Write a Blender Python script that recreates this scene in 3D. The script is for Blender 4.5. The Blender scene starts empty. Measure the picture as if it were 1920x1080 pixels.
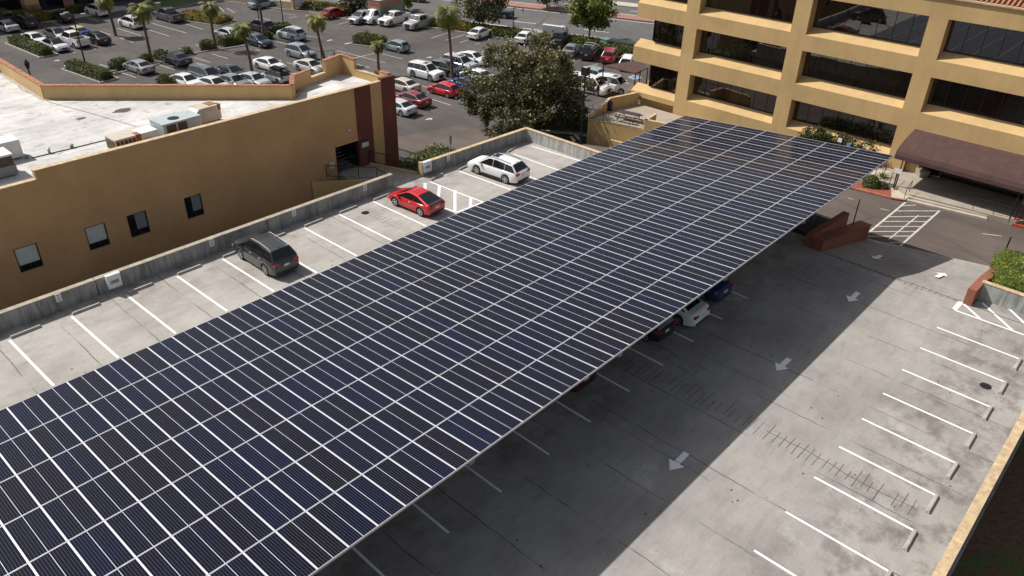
import bpy, math, random
from mathutils import Vector, Matrix
random.seed(7)
R = math.radians
C = bpy.context.scene.collection
sc = bpy.context.scene
# ------------------------------------------------------------------ camera geometry (metres, z=0 is the parking deck)
F_, PIT, YAW, ROL, H = 1459.11, .5508, .7298, .0278, 23.827
_F = Vector((math.cos(PIT)*math.cos(YAW), math.cos(PIT)*math.sin(YAW), -math.sin(PIT)))
_R0 = Vector((math.sin(YAW), -math.cos(YAW), 0)); _U0 = _R0.cross(_F)
_R = _R0*math.cos(ROL)+_U0*math.sin(ROL); _U = -_R0*math.sin(ROL)+_U0*math.cos(ROL)
def ray(px, py): return _F+_R*((px-960)/F_)-_U*((py-540)/F_)
def G(px, py, z=0.0):
    d = ray(px, py); t = (z-H)/d.z; return Vector((d.x*t, d.y*t, z))
def zat(px, py, p):
    d = ray(px, py); return H+d.z*math.hypot(p[0], p[1])/math.hypot(d.x, d.y)
def GX(px, py, x):
    d = ray(px, py); t = x/d.x; return Vector((x, d.y*t, H+d.z*t))
ZL = -5.0          # level of the lower lots and the road
ZD = -1.6          # level of the driveway in front of the office building

def kk(pts): return [(p[0]*1.016, p[1]*1.016) if p[0] > 50 else p for p in pts]
# ------------------------------------------------------------------ materials
def new_mat(name):
    m = bpy.data.materials.new(name); m.use_nodes = True
    nt = m.node_tree; return m, nt, nt.nodes['Principled BSDF']
def N(nt, t, **kw):
    n = nt.nodes.new(t)
    for k, v in kw.items():
        if k in n.inputs: n.inputs[k].default_value = v
        else: setattr(n, k, v)
    return n
def noise(nt, vec, scale, detail=4, rough=.6):
    n = nt.nodes.new('ShaderNodeTexNoise'); n.inputs['Scale'].default_value = scale
    n.inputs['Detail'].default_value = detail; n.inputs['Roughness'].default_value = rough
    nt.links.new(vec, n.inputs['Vector']); return n.outputs['Fac']
def ramp(nt, fac, stops):
    n = nt.nodes.new('ShaderNodeValToRGB'); nt.links.new(fac, n.inputs['Fac'])
    cr = n.color_ramp
    while len(cr.elements) < len(stops): cr.elements.new(.5)
    for e, (p, c) in zip(cr.elements, stops):
        e.position = p; e.color = (c, c, c, 1) if isinstance(c, (int, float)) else (*c, 1)
    return n.outputs['Color']
def mix(nt, a, b, fac, mode='MIX'):
    n = nt.nodes.new('ShaderNodeMix'); n.data_type = 'RGBA'; n.blend_type = mode
    for sock, v in ((n.inputs[0], fac), (n.inputs[6], a), (n.inputs[7], b)):
        if hasattr(v, 'is_linked') or hasattr(v, 'links'): nt.links.new(v, sock)
        else: sock.default_value = v if isinstance(v, (int, float)) else (*v, 1)
    return n.outputs[2]
def math_(nt, op, a, b=None):
    n = nt.nodes.new('ShaderNodeMath'); n.operation = op
    for s, v in zip(n.inputs, (a, b)):
        if v is None: continue
        if hasattr(v, 'links'): nt.links.new(v, s)
        else: s.default_value = v
    return n.outputs[0]
def pos(nt, sx=1, sy=1, sz=1, obj=False):
    if obj: o = nt.nodes.new('ShaderNodeTexCoord').outputs['Object']
    else: o = nt.nodes.new('ShaderNodeNewGeometry').outputs['Position']
    m = nt.nodes.new('ShaderNodeMapping'); m.inputs['Scale'].default_value = (sx, sy, sz)
    nt.links.new(o, m.inputs['Vector']); return m.outputs['Vector']
def bump(nt, bs, fac, strength=.3, dist=.02):
    b = nt.nodes.new('ShaderNodeBump'); b.inputs['Strength'].default_value = strength; b.inputs['Distance'].default_value = dist
    nt.links.new(fac, b.inputs['Height']); nt.links.new(b.outputs['Normal'], bs.inputs['Normal'])
def simple(name, col, rough=.6, metal=0, var=.12, scale=3, bmp=0, emit=None):
    m, nt, bs = new_mat(name)
    bs.inputs['Roughness'].default_value = rough; bs.inputs['Metallic'].default_value = metal
    v = pos(nt, obj=False)
    f = noise(nt, v, scale, 6)
    lo = tuple(c*(1-var) for c in col); hi = tuple(min(1, c*(1+var)) for c in col)
    c = ramp(nt, f, [(.3, lo), (.7, hi)])
    nt.links.new(c, bs.inputs['Base Color'])
    if bmp: bump(nt, bs, noise(nt, v, scale*12, 3), bmp)
    return m
def stucco(name, col, dirt=.75):
    m, nt, bs = new_mat(name); bs.inputs['Roughness'].default_value = .9
    v = pos(nt); vs = pos(nt, 1.3, 1.3, .12)
    a = ramp(nt, noise(nt, v, .35, 5), [(.35, tuple(c*.9 for c in col)), (.65, tuple(min(1, c*1.08) for c in col))])
    s = ramp(nt, noise(nt, vs, 1.4, 6), [(.38, dirt), (.6, 1.0)])
    c = mix(nt, a, s, .55, 'MULTIPLY')
    fine = ramp(nt, noise(nt, v, 22, 3), [(.3, .86), (.7, 1.08)])
    c = mix(nt, c, fine, 1.0, 'MULTIPLY')
    nt.links.new(c, bs.inputs['Base Color']); bump(nt, bs, noise(nt, v, 30, 3), .35, .01)
    return m
def concrete_deck(name):
    m, nt, bs = new_mat(name); bs.inputs['Roughness'].default_value = .85
    v = pos(nt)
    c = ramp(nt, noise(nt, v, .22, 6), [(.3, (.26, .24, .22)), (.5, (.345, .322, .295)), (.7, (.40, .375, .345))])
    c = mix(nt, c, ramp(nt, noise(nt, pos(nt, .8, 2.4, 1), .9, 8, .75), [(.33, .66), (.5, .96), (.68, 1.08)]), .55, 'MULTIPLY')
    c = mix(nt, c, ramp(nt, noise(nt, v, 14, 5, .8), [(.3, .8), (.7, 1.12)]), 1, 'MULTIPLY')
    lz = nt.nodes.new('ShaderNodeSeparateXYZ'); nt.links.new(v, lz.inputs[0])
    c = mix(nt, c, ramp(nt, math_(nt, 'MULTIPLY', lz.outputs[1], 1/45.), [(.55, .95), (.75, 1.12)]), 1, 'MULTIPLY')
    # oil and tyre soot, concentrated along the bay ends
    sx = nt.nodes.new('ShaderNodeSeparateXYZ'); nt.links.new(v, sx.inputs[0]); X, Y = sx.outputs[0], sx.outputs[1]
    zone = ramp(nt, math_(nt, 'MULTIPLY', Y, 1/45.), [(.0, .9), (.09, .8), (.14, .15), (.30, .1), (.38, .65), (.6, .65), (.80, .1), (.88, .25), (.92, .8)])
    st = ramp(nt, noise(nt, v, .75, 7, .65), [(.47, 0.), (.60, 1.)])
    stf = mix(nt, st, zone, 1, 'MULTIPLY')
    c = mix(nt, c, mix(nt, c, (.55, .52, .50), 1, 'MULTIPLY'), stf)
    rust = ramp(nt, noise(nt, v, .5, 6, .6), [(.56, 0.), (.7, .55)])
    c = mix(nt, c, (.33, .23, .15), mix(nt, rust, ramp(nt, math_(nt, 'MULTIPLY', Y, 1/45.), [(.86, .15), (.91, 1.)]), 1, 'MULTIPLY'))
    pale = ramp(nt, noise(nt, pos(nt, .7, .5, 1), .55, 8, .7), [(.6, 0.), (.72, .5)])
    c = mix(nt, c, (.52, .50, .47), pale)
    # small dark spots
    vo = nt.nodes.new('ShaderNodeTexVoronoi'); vo.inputs['Scale'].default_value = .9; nt.links.new(v, vo.inputs['Vector'])
    sp = ramp(nt, vo.outputs['Distance'], [(.035, 1.), (.06, 0.)])
    c = mix(nt, c, (.06, .055, .05), sp)
    # control joints that run across the deck (parallel to Y)
    wob = math_(nt, 'MULTIPLY', math_(nt, 'SUBTRACT', noise(nt, v, .6, 3), .5), .22)
    fx = math_(nt, 'ABSOLUTE', math_(nt, 'SUBTRACT', math_(nt, 'FRACT', math_(nt, 'MULTIPLY', math_(nt, 'ADD', math_(nt, 'ADD', X, 1.15), wob), 1/2.97)), .5))
    ln = ramp(nt, fx, [(.0, 1.), (.0055, 1.), (.012, 0.)])
    brk = ramp(nt, noise(nt, v, .35, 3), [(.42, 0.1), (.55, .85)])
    c = mix(nt, c, (.07, .062, .055), mix(nt, ln, brk, 1, 'MULTIPLY'))
    nt.links.new(c, bs.inputs['Base Color']); bump(nt, bs, noise(nt, v, 25, 4), .25, .01)
    return m
def wall_concrete(name, col=(.30, .30, .29)):
    m, nt, bs = new_mat(name); bs.inputs['Roughness'].default_value = .88
    v = pos(nt); vs = pos(nt, 2.2, 2.2, .22)
    c = ramp(nt, noise(nt, v, .7, 6), [(.3, tuple(k*.75 for k in col)), (.7, tuple(k*1.2 for k in col))])
    c = mix(nt, c, ramp(nt, noise(nt, vs, 2.0, 6, .7), [(.36, .38), (.55, 1.05)]), .75, 'MULTIPLY')
    c = mix(nt, c, ramp(nt, noise(nt, v, 18, 4), [(.3, .85), (.7, 1.1)]), 1, 'MULTIPLY')
    nt.links.new(c, bs.inputs['Base Color']); bump(nt, bs, noise(nt, v, 20, 4), .3, .01)
    return m
def asphalt(name, col, patch=.25, tint=(1, 1, 1)):
    m, nt, bs = new_mat(name); bs.inputs['Roughness'].default_value = .92
    v = pos(nt)
    c = ramp(nt, noise(nt, v, .12, 6), [(.32, tuple(k*(1-patch) for k in col)), (.68, tuple(k*(1+patch) for k in col))])
    c = mix(nt, c, ramp(nt, noise(nt, pos(nt, 1, .25, 1), .8, 7, .7), [(.35, .78), (.65, 1.12)]), .8, 'MULTIPLY')
    c = mix(nt, c, ramp(nt, noise(nt, v, 30, 3, .8), [(.3, .8), (.7, 1.2)]), 1, 'MULTIPLY')
    vo = nt.nodes.new('ShaderNodeTexVoronoi'); vo.feature = 'DISTANCE_TO_EDGE'; vo.inputs['Scale'].default_value = .16
    wv = nt.nodes.new('ShaderNodeTexNoise'); wv.inputs['Scale'].default_value = .8; nt.links.new(v, wv.inputs['Vector'])
    vv = mix(nt, v, wv.outputs['Color'], .08); nt.links.new(vv, vo.inputs['Vector'])
    cr = ramp(nt, vo.outputs['Distance'], [(.0, .6), (.004, .45), (.009, 0.)])
    c = mix(nt, c, tuple(k*.45 for k in col), cr)
    nt.links.new(c, bs.inputs['Base Color']); bump(nt, bs, noise(nt, v, 40, 3), .3, .01)
    return m
def leaf_mat(name, dark, light):
    m, nt, bs = new_mat(name); bs.inputs['Roughness'].default_value = .6
    at = nt.nodes.new('ShaderNodeAttribute'); at.attribute_name = 'tint'
    c = ramp(nt, at.outputs['Fac'], [(0, dark), (1, light)])
    nt.links.new(c, bs.inputs['Base Color'])
    tr = nt.nodes.new('ShaderNodeBsdfTranslucent'); nt.links.new(c, tr.inputs['Color'])
    ms = nt.nodes.new('ShaderNodeMixShader'); ms.inputs[0].default_value = .25
    out = nt.nodes['Material Output']
    nt.links.new(bs.outputs[0], ms.inputs[1]); nt.links.new(tr.outputs[0], ms.inputs[2]); nt.links.new(ms.outputs[0], out.inputs['Surface'])
    return m
def glass_mat(name, col=(.012, .011, .01), rough=.03, ior=1.9, warp=0):
    m, nt, bs = new_mat(name)
    bs.inputs['Base Color'].default_value = (*col, 1); bs.inputs['Roughness'].default_value = rough; bs.inputs['IOR'].default_value = ior
    if warp: bump(nt, bs, noise(nt, pos(nt), .5, 2), warp, .05)
    return m
M = {}
M['deck'] = concrete_deck('deck_concrete')
M['wallc'] = wall_concrete('weathered_concrete')
M['wallp'] = wall_concrete('pale_stained_concrete', (.42, .42, .40))
M['cap'] = simple('cream_cap_paint', (.50, .37, .22), .8, var=.28, scale=3.5, bmp=.3)
M['capg'] = simple('weathered_cap', (.36, .32, .25), .85, var=.25, scale=2.5)
M['ochre'] = stucco('ochre_stucco', (.55, .375, .170), .90)
M['ochre2'] = stucco('brown_ochre_stucco', (.51, .305, .140), .95)
M['redb'] = stucco('oxblood_stucco', (.135, .038, .024), .9)
M['terra'] = stucco('terracotta_stucco', (.26, .095, .058), .85)
M['white'] = simple('white_road_paint', (.86, .86, .85), .6, var=.06, scale=3)
M['worn'] = simple('worn_road_paint', (.50, .48, .45), .7, var=.35, scale=5)
M['paleline'] = simple('yellowed_paint', (.45, .40, .28), .7, var=.3, scale=4)
M['lot'] = asphalt('lot_asphalt', (.080, .070, .065), .28)
M['drive'] = asphalt('driveway_asphalt', (.105, .083, .070), .25)
M['road'] = asphalt('road_asphalt', (.108, .102, .098), .14)
M['walk'] = simple('walk_concrete', (.46, .40, .33), .85, var=.18, scale=1.5, bmp=.15)
M['plaza'] = simple('plaza_concrete', (.34, .29, .235), .85, var=.16, scale=.8, bmp=.15)
M['kerb'] = simple('kerb_concrete', (.36, .33, .29), .85, var=.2, scale=2)
M['redkerb'] = simple('red_kerb_paint', (.42, .07, .035), .7, var=.25, scale=3)
M['pinkkerb'] = simple('faded_red_kerb', (.32, .13, .09), .8, var=.3, scale=3)
M['mulch'] = simple('red_mulch', (.26, .075, .038), .95, var=.55, scale=7, bmp=.6)
M['soil'] = simple('dark_soil', (.075, .05, .03), .95, var=.5, scale=2, bmp=.5)
M['brick'] = simple('brick_median', (.30, .15, .11), .9, var=.25, scale=1.5)
M['tile'] = simple('roof_tile', (.34, .14, .075), .8, var=.4, scale=5)
M['metal'] = simple('galvanised', (.42, .43, .44), .5, .4, .1)
M['alu'] = simple('anodised_frame', (.60, .60, .63), .42, .3, .06)
M['rail'] = simple('panel_rail', (.50, .49, .49), .45, .5, .1)
M['steel'] = simple('canopy_steel', (.22, .23, .25), .6, .2, .1)
M['black'] = simple('black_metal', (.018, .018, .02), .45, .2, .1)
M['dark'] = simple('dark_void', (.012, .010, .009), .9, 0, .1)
M['groove'] = simple('saw_cut', (.095, .085, .075), .95, 0, .5, 4)
M['tread'] = simple('tyre_mark', (.25, .232, .21), .9, 0, .3, 3)
M['awn'] = simple('brown_awning_cloth', (.072, .037, .032), .9, 0, .2, 1.2, .2)
M['hvac'] = simple('hvac_beige', (.50, .44, .35), .6, .1, .15, 2)
M['hvacg'] = simple('hvac_grey', (.42, .47, .47), .5, .2, .1, 2)
M['hvacd'] = simple('hvac_fins', (.09, .065, .05), .6, .3, .3, 8)
M['hvacw'] = simple('hvac_white', (.66, .67, .66), .5, .1, .08, 2)
M['rust'] = simple('rusty_panel', (.30, .12, .05), .8, .1, .4, 6)
M['elec'] = simple('white_enamel', (.66, .68, .70), .45, 0, .05)
M['signw'] = simple('sign_face', (.74, .73, .76), .5, 0, .03)
M['signt'] = simple('sign_lettering', (.20, .12, .17), .6, 0, .1)
M['teal'] = simple('utility_green', (.16, .26, .22), .6, 0, .12)
M['yellow'] = simple('bollard_yellow', (.72, .42, .03), .6, 0, .1)
M['blue'] = simple('access_blue', (.12, .22, .42), .7, 0, .15)
M['bark'] = simple('bark', (.17, .125, .085), .95, 0, .3, 6, .6)
M['palmbark'] = simple('palm_bark', (.125, .085, .058), .95, 0, .35, 8, .7)
M['wood'] = simple('dark_bench', (.045, .032, .028), .7, 0, .2)
M['stone'] = simple('planter_stone', (.34, .31, .26), .85, 0, .15, 4, .3)
M['green'] = leaf_mat('hedge_leaf', (.034, .046, .009), (.165, .185, .038))
M['lime'] = leaf_mat('bright_leaf', (.06, .09, .010), (.32, .37, .06))
M['gum'] = leaf_mat('gum_leaf', (.032, .036, .012), (.20, .185, .07))
M['gumpale'] = leaf_mat('gum_blossom', (.22, .22, .11), (.48, .45, .28))
M['street'] = leaf_mat('street_tree_leaf', (.06, .085, .012), (.24, .27, .05))
M['palm'] = leaf_mat('palm_leaf', (.045, .058, .010), (.23, .235, .035))
M['yflower'] = leaf_mat('flower_bed_leaf', (.06, .07, .012), (.40, .26, .03))
M['glass'] = glass_mat('bronze_window_glass', (.012, .009, .007), .015, 2.15, .015)
M['carglass'] = glass_mat('car_glass', (.008, .010, .012), .05, 1.6)
M['winglass'] = glass_mat('office_glass', (.20, .22, .23), .05, 1.7)
M['blind'] = simple('grey_blind', (.50, .53, .50), .6, 0, .08, 1.5)
M['mullion'] = simple('bronze_mullion', (.03, .024, .02), .5, .3, .1)
M['tyre'] = simple('tyre_rubber', (.015, .015, .016), .8, 0, .1)
M['alloy'] = simple('alloy_rim', (.50, .51, .53), .3, .7, .05)
M['trim'] = simple('black_plastic', (.022, .022, .024), .6, 0, .1)
M['tail'] = glass_mat('tail_lens', (.25, .008, .010), .12, 1.5)
M['head'] = glass_mat('head_lens', (.30, .31, .33), .08, 1.5)
M['chrome'] = simple('chrome', (.7, .7, .72), .15, .9, .02)
M['plate'] = simple('plate', (.62, .63, .66), .5, 0, .05)
M['boxred'] = simple('box_truck_red', (.50, .06, .035), .6, 0, .12)
M['boxgrn'] = simple('box_truck_green', (.19, .22, .18), .6, 0, .2)
M['boxtop'] = simple('box_truck_roof', (.42, .39, .31), .7, 0, .1)
M['bright'] = simple('white_board', (.62, .63, .65), .6, 0, .04)
M['lawn'] = simple('lawn', (.075, .11, .025), .95, 0, .4, 3, .6)
def paint_mat():
    m, nt, bs = new_mat('car_paint')
    o = nt.nodes.new('ShaderNodeObjectInfo'); nt.links.new(o.outputs['Color'], bs.inputs['Base Color'])
    bs.inputs['Roughness'].default_value = .3; bs.inputs['Coat Weight'].default_value = .7; bs.inputs['Coat Roughness'].default_value = .05
    v = pos(nt, obj=True)
    d = ramp(nt, noise(nt, v, 6, 4), [(.3, .26), (.7, .40)]); nt.links.new(d, bs.inputs['Roughness'])
    return m
M['paint'] = paint_mat()
def roof_mat():
    m, nt, bs = new_mat('white_roof_membrane'); bs.inputs['Roughness'].default_value = .8
    v = pos(nt)
    c = ramp(nt, noise(nt, v, .3, 7), [(.3, (.47, .455, .43)), (.7, (.66, .645, .615))])
    c = mix(nt, c, ramp(nt, noise(nt, pos(nt, .6, 1.6, 1), .7, 8, .75), [(.34, .72), (.52, 1.)]), .8, 'MULTIPLY')
    c = mix(nt, c, ramp(nt, noise(nt, v, .16, 6, .7), [(.35, .84), (.6, 1.03)]), 1, 'MULTIPLY')
    c = mix(nt, c, ramp(nt, noise(nt, v, 1.1, 7, .75), [(.34, .4), (.45, 1.)]), .8, 'MULTIPLY')
    c = mix(nt, c, (.38, .34, .29), ramp(nt, noise(nt, v, .45, 5), [(.62, 0.), (.75, .45)]))
    sx = nt.nodes.new('ShaderNodeSeparateXYZ'); nt.links.new(v, sx.inputs[0])
    f = math_(nt, 'ABSOLUTE', math_(nt, 'SUBTRACT', math_(nt, 'FRACT', math_(nt, 'MULTIPLY', sx.outputs[1], 1/3.2)), .5))
    c = mix(nt, c, (.80, .78, .75), mix(nt, ramp(nt, f, [(0, 1.), (.012, 1.), (.03, 0.)]), ramp(nt, noise(nt, v, .4, 3), [(.4, 0.), (.6, .6)]), 1, 'MULTIPLY'))
    nt.links.new(c, bs.inputs['Base Color']); bump(nt, bs, noise(nt, v, 6, 4), .3, .02)
    return m
M['roof'] = roof_mat()
def ground_mat():
    m, nt, bs = new_mat('grass_and_soil'); bs.inputs['Roughness'].default_value = .95
    v = pos(nt)
    c = ramp(nt, noise(nt, v, 5, 6, .8), [(.3, (.05, .03, .017)), (.7, (.20, .115, .06))])
    g = ramp(nt, noise(nt, v, 9, 6, .8), [(.3, (.035, .05, .010)), (.7, (.12, .16, .03))])
    c = mix(nt, c, g, ramp(nt, noise(nt, v, .28, 5, .6), [(.55, 0.), (.64, 1.)]))
    nt.links.new(c, bs.inputs['Base Color']); bump(nt, bs, noise(nt, v, 14, 4), .8, .05)
    return m
M['ground'] = ground_mat()
def panel_mat():
    m, nt, bs = new_mat('solar_cells')
    uv = nt.nodes.new('ShaderNodeUVMap').outputs['UV']
    sx = nt.nodes.new('ShaderNodeSeparateXYZ'); nt.links.new(uv, sx.inputs[0]); U, V = sx.outputs[0], sx.outputs[1]
    at = nt.nodes.new('ShaderNodeAttribute'); at.attribute_name = 'tint'
    v = pos(nt)
    t = math_(nt, 'ADD', math_(nt, 'ADD', .20, math_(nt, 'MULTIPLY', at.outputs['Fac'], .50)), math_(nt, 'MULTIPLY', math_(nt, 'SUBTRACT', noise(nt, v, .9, 4), .5), 1.0))
    c = ramp(nt, t, [(.05, (.0032, .0058, .0225)), (.4, (.0035, .0047, .0145)), (.7, (.0050, .0044, .0095)), (.98, (.0078, .0048, .0062))])
    def line(val, n, w, off=0.0):
        fr = math_(nt, 'FRACT', math_(nt, 'ADD', math_(nt, 'MULTIPLY', val, n), off))
        d = math_(nt, 'MINIMUM', fr, math_(nt, 'SUBTRACT', 1.0, fr))
        return math_(nt, 'LESS_THAN', d, w)
    dash = line(V, 36, .28)
    faint = math_(nt, 'MULTIPLY', line(U, 12, .034), math_(nt, 'ADD', math_(nt, 'MULTIPLY', dash, .05), .17))
    mid = math_(nt, 'MULTIPLY', math_(nt, 'LESS_THAN', math_(nt, 'ABSOLUTE', math_(nt, 'SUBTRACT', U, .5)), .0085), .95)
    f = math_(nt, 'MAXIMUM', faint, mid)
    c = mix(nt, c, (.62, .62, .68), f)
    nt.links.new(c, bs.inputs['Base Color'])
    bs.inputs['Roughness'].default_value = .10; bs.inputs['IOR'].default_value = 1.27
    return m
M['panel'] = panel_mat()

# ------------------------------------------------------------------ mesh building
class MB:
    def __init__(s): s.v = []; s.f = []; s.m = []; s.t = []; s.uv = {}; s.tint = .5; s.mi = 0
    def face(s, pts, uv=None):
        i = len(s.v); s.v += [tuple(p) for p in pts]; s.f.append(tuple(range(i, i+len(pts)))); s.m.append(s.mi); s.t.append(s.tint)
        if uv: s.uv[len(s.f)-1] = uv
        return s
    def idx(s, verts, faces):
        i = len(s.v); s.v += [tuple(p) for p in verts]
        for f in faces: s.f.append(tuple(k+i for k in f)); s.m.append(s.mi); s.t.append(s.tint)
        return s
    def hexa(s, b, t):       # bottom and top rings (same count, counter-clockwise from above)
        n = len(b); fs = [tuple(range(n-1, -1, -1)), tuple(range(n, 2*n))]+[(k, (k+1) % n, n+(k+1) % n, n+k) for k in range(n)]
        return s.idx(list(b)+list(t), fs)
    def box(s, x0, x1, y0, y1, z0, z1):
        r = [(x0, y0), (x1, y0), (x1, y1), (x0, y1)]
        return s.hexa([(x, y, z0) for x, y in r], [(x, y, z1) for x, y in r])
    def obox(s, c, sx, sy, z0, z1, a=0):
        ca, sa = math.cos(a), math.sin(a)
        r = [(c[0]+x*ca-y*sa, c[1]+x*sa+y*ca) for x, y in ((-sx/2, -sy/2), (sx/2, -sy/2), (sx/2, sy/2), (-sx/2, sy/2))]
        return s.hexa([(x, y, z0) for x, y in r], [(x, y, z1) for x, y in r])
    def prism(s, poly, z0, z1):
        a = sum(poly[i][0]*poly[(i+1) % len(poly)][1]-poly[(i+1) % len(poly)][0]*poly[i][1] for i in range(len(poly)))
        if a < 0: poly = poly[::-1]
        z0f = z0 if callable(z0) else (lambda p: z0); z1f = z1 if callable(z1) else (lambda p: z1)
        return s.hexa([(p[0], p[1], z0f(p)) for p in poly], [(p[0], p[1], z1f(p)) for p in poly])
    def wall(s, p, q, th, z0, z1, z0b=None, z1b=None, side=0):   # wall from p to q; side shifts thickness
        d = Vector((q[0]-p[0], q[1]-p[1])); d.normalize(); n = Vector((-d.y, d.x))
        o0, o1 = (-th/2, th/2) if side == 0 else ((0, th) if side > 0 else (-th, 0))
        z0b = z0 if z0b is None else z0b; z1b = z1 if z1b is None else z1b
        P, Q = Vector(p[:2]), Vector(q[:2])
        a, b, c, e = P+n*o0, Q+n*o0, Q+n*o1, P+n*o1
        return s.hexa([(a.x, a.y, z0), (b.x, b.y, z0b), (c.x, c.y, z0b), (e.x, e.y, z0)], [(a.x, a.y, z1), (b.x, b.y, z1b), (c.x, c.y, z1b), (e.x, e.y, z1)])
    def tube(s, p, q, r0, r1=None, n=8, cap=True):
        r1 = r0 if r1 is None else r1; p, q = Vector(p), Vector(q); d = (q-p)
        if d.length < 1e-6: return s
        d.normalize(); a = d.cross(Vector((0, 0, 1)) if abs(d.z) < .9 else Vector((1, 0, 0))).normalized(); b = d.cross(a)
        A = [p+(a*math.cos(k*2*math.pi/n)+b*math.sin(k*2*math.pi/n))*r0 for k in range(n)]
        B = [q+(a*math.cos(k*2*math.pi/n)+b*math.sin(k*2*math.pi/n))*r1 for k in range(n)]
        fs = [((k+1) % n, k, n+k, n+(k+1) % n) for k in range(n)]
        if cap: fs += [tuple(range(n)), tuple(range(2*n-1, n-1, -1))]
        return s.idx(A+B, fs)
    def strip(s, p, q, w, z=None):    # flat painted line, each a hair above the last
        MB.k = (getattr(MB, 'k', 0)+1) % 12; up = Vector((0, 0, MB.k*.0006))
        p, q = Vector(p)+up, Vector(q)+up; d = (q-p); d2 = Vector((d.x, d.y, 0)).normalized(); n = Vector((-d2.y, d2.x, 0))*w/2
        return s.face([p-n, q-n, q+n, p+n])
    def build(s, name, mats, parent=None, smooth=None, loc=None):
        me = bpy.data.meshes.new(name); me.from_pydata(s.v, [], s.f)
        if not isinstance(mats, (list, tuple)): mats = [mats]
        for m in mats: me.materials.append(M[m] if isinstance(m, str) else m)
        me.polygons.foreach_set('material_index', s.m)
        a = me.attributes.new('tint', 'FLOAT', 'FACE'); a.data.foreach_set('value', s.t)
        if s.uv:
            ul = me.uv_layers.new(name='UVMap')
            for fi, uv in s.uv.items():
                pl = me.polygons[fi]
                for li, c in zip(pl.loop_indices, uv): ul.data[li].uv = c
        if smooth is not None:
            me.polygons.foreach_set('use_smooth', [True]*len(me.polygons)); me.set_sharp_from_angle(angle=R(smooth))
        me.update(); o = bpy.data.objects.new(name, me); C.objects.link(o)
        if parent is not None: o.parent = parent
        if loc is not None: o.location = loc
        return o
def tag(o, label, cat, group=None, kind=None):
    if label: o['label'] = label
    if cat: o['category'] = cat
    if group: o['group'] = group
    if kind: o['kind'] = kind
    return o
def empty(name, label, cat, loc=(0, 0, 0), rz=0, group=None):
    o = bpy.data.objects.new(name, None); C.objects.link(o); o.location = loc; o.rotation_euler = (0, 0, rz)
    return tag(o, label, cat, group)
def struct(o, kind='structure'): o['kind'] = kind; return o
def copy_tree(o, parent=None):
    c = o.copy(); C.objects.link(c); c.parent = parent
    for ch in list(o.children): copy_tree(ch, c)
    return c

# ------------------------------------------------------------------ ground, deck, road (the setting)
b = MB(); b.face([(-400, -400, ZL-.3), (600, -400, ZL-.3), (600, 600, ZL-.3), (-400, 600, ZL-.3)])
tag(struct(b.build('ground', 'ground')), 'brown soil with grass patches beyond the deck wall', None)
b = MB(); b.prism([(-60, 42.6), (52, 42.6), (52, 30), (150, 10), (150, 330), (-60, 330)], ZL-.25, ZL)
tag(struct(b.build('parking_lot', 'lot')), 'grey asphalt car park behind the restaurant building', None)
b = MB(); b.box(-30, 46.3, .5, 42.2, -.5, 0); b.box(46.3, 47.6, 15.4, 42.2, -.5, 0); b.box(46.3, 47.4, .5, 5.6, -.5, 0)
tag(struct(b.build('parking_deck', 'deck')), 'stained concrete parking deck', None)
b = MB(); b.box(-29.9, 47.3, .8, 42.0, -5.2, -.5); tag(struct(b.build('deck_body', 'wallc')), 'concrete walls below the parking deck', None)
RX0 = 46.3
def rampz(p): return 0 if p[0] < RX0+.01 else ZD
b = MB(); b.prism([(RX0, 5.6), (55.74, 6.2), (53.62, 14.5), (RX0, 15.4)], -2.5, lambda p: rampz(p) - .0)
tag(struct(b.build('ramp', 'deck')), 'concrete ramp from the deck to the driveway', None)
b = MB()
b.prism([(55.75, 6.2), (56.9, 0), (59, -40), (67, -40), (64.8, 5), (63.6, 7.2), (63.1, 9.3), (62.3, 14.4), (61.3, 19), (60, 24), (47.7, 24), (47.7, 15.4), (53.64, 14.5)], -3, ZD-.004)
tag(struct(b.build('driveway', 'drive')), 'dark asphalt driveway past the entrance', None)
b = MB()
b.prism([(47.7, 24), (60.5, 24), (58.5, 45), (55, 58), (46, 60), (47.7, 42)], -5.6, lambda p: ZD-.008 if p[1] < 24.1 else (-4.15 if p[1] < 46 else ZL+.004))
tag(struct(b.build('drive_slope', 'drive')), 'asphalt drive sloping down to the lower car park', None)
b = MB(); b.box(-30, 31.6, 42.1, 46.4, ZL, -1.6); tag(struct(b.build('planting_strip', 'walk')), 'narrow pale strip between the parapet and the ochre wall', None)
# road with verge and median
def P5(px, py): return G(px, py, ZL)
r0, r1 = P5(575, 6), P5(1195, 82); rd = (r1-r0).normalized(); rn = Vector((-rd.y, rd.x, 0))
if rn.x < 0: rn = -rn
def rp(t, o, z=0): p = r0+rd*t+rn*o; return (p.x, p.y, ZL+z)
b = MB(); b.face([rp(-200, 0, .006), rp(200, 0, .006), rp(200, 45, .006), rp(-200, 45, .006)]); tag(struct(b.build('road', 'road')), 'wide grey road with white lane lines', None)
mo = (P5(1080, 22)-r0).dot(rn)
b = MB(); q = [rp(-200, mo-1.6)[:2], rp(200, mo-1.6)[:2], rp(200, mo+1.4)[:2], rp(-200, mo+1.4)[:2]]
b.prism(q, ZL, ZL+.16); tag(struct(b.build('median', 'brick')), 'red brick median strip in the road', None)
b = MB(); b.prism([rp(-200, 24)[:2], rp(200, 24)[:2], rp(200, 27)[:2], rp(-200, 27)[:2]], ZL, ZL+.14); tag(struct(b.build('far_sidewalk', 'walk')), 'pale pavement on the far side of the road', None)
b = MB(); b.strip(rp(-200, .9, .014), rp(200, .9, .014), .2)
for k in range(-16, 16):
    b.strip(rp(k*12, 4.6, .014), rp(k*12+4, 4.6, .014), .16)
    b.strip(rp(k*12+3, mo+5.2, .014), rp(k*12+7, mo+5.2, .014), .16)
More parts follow.
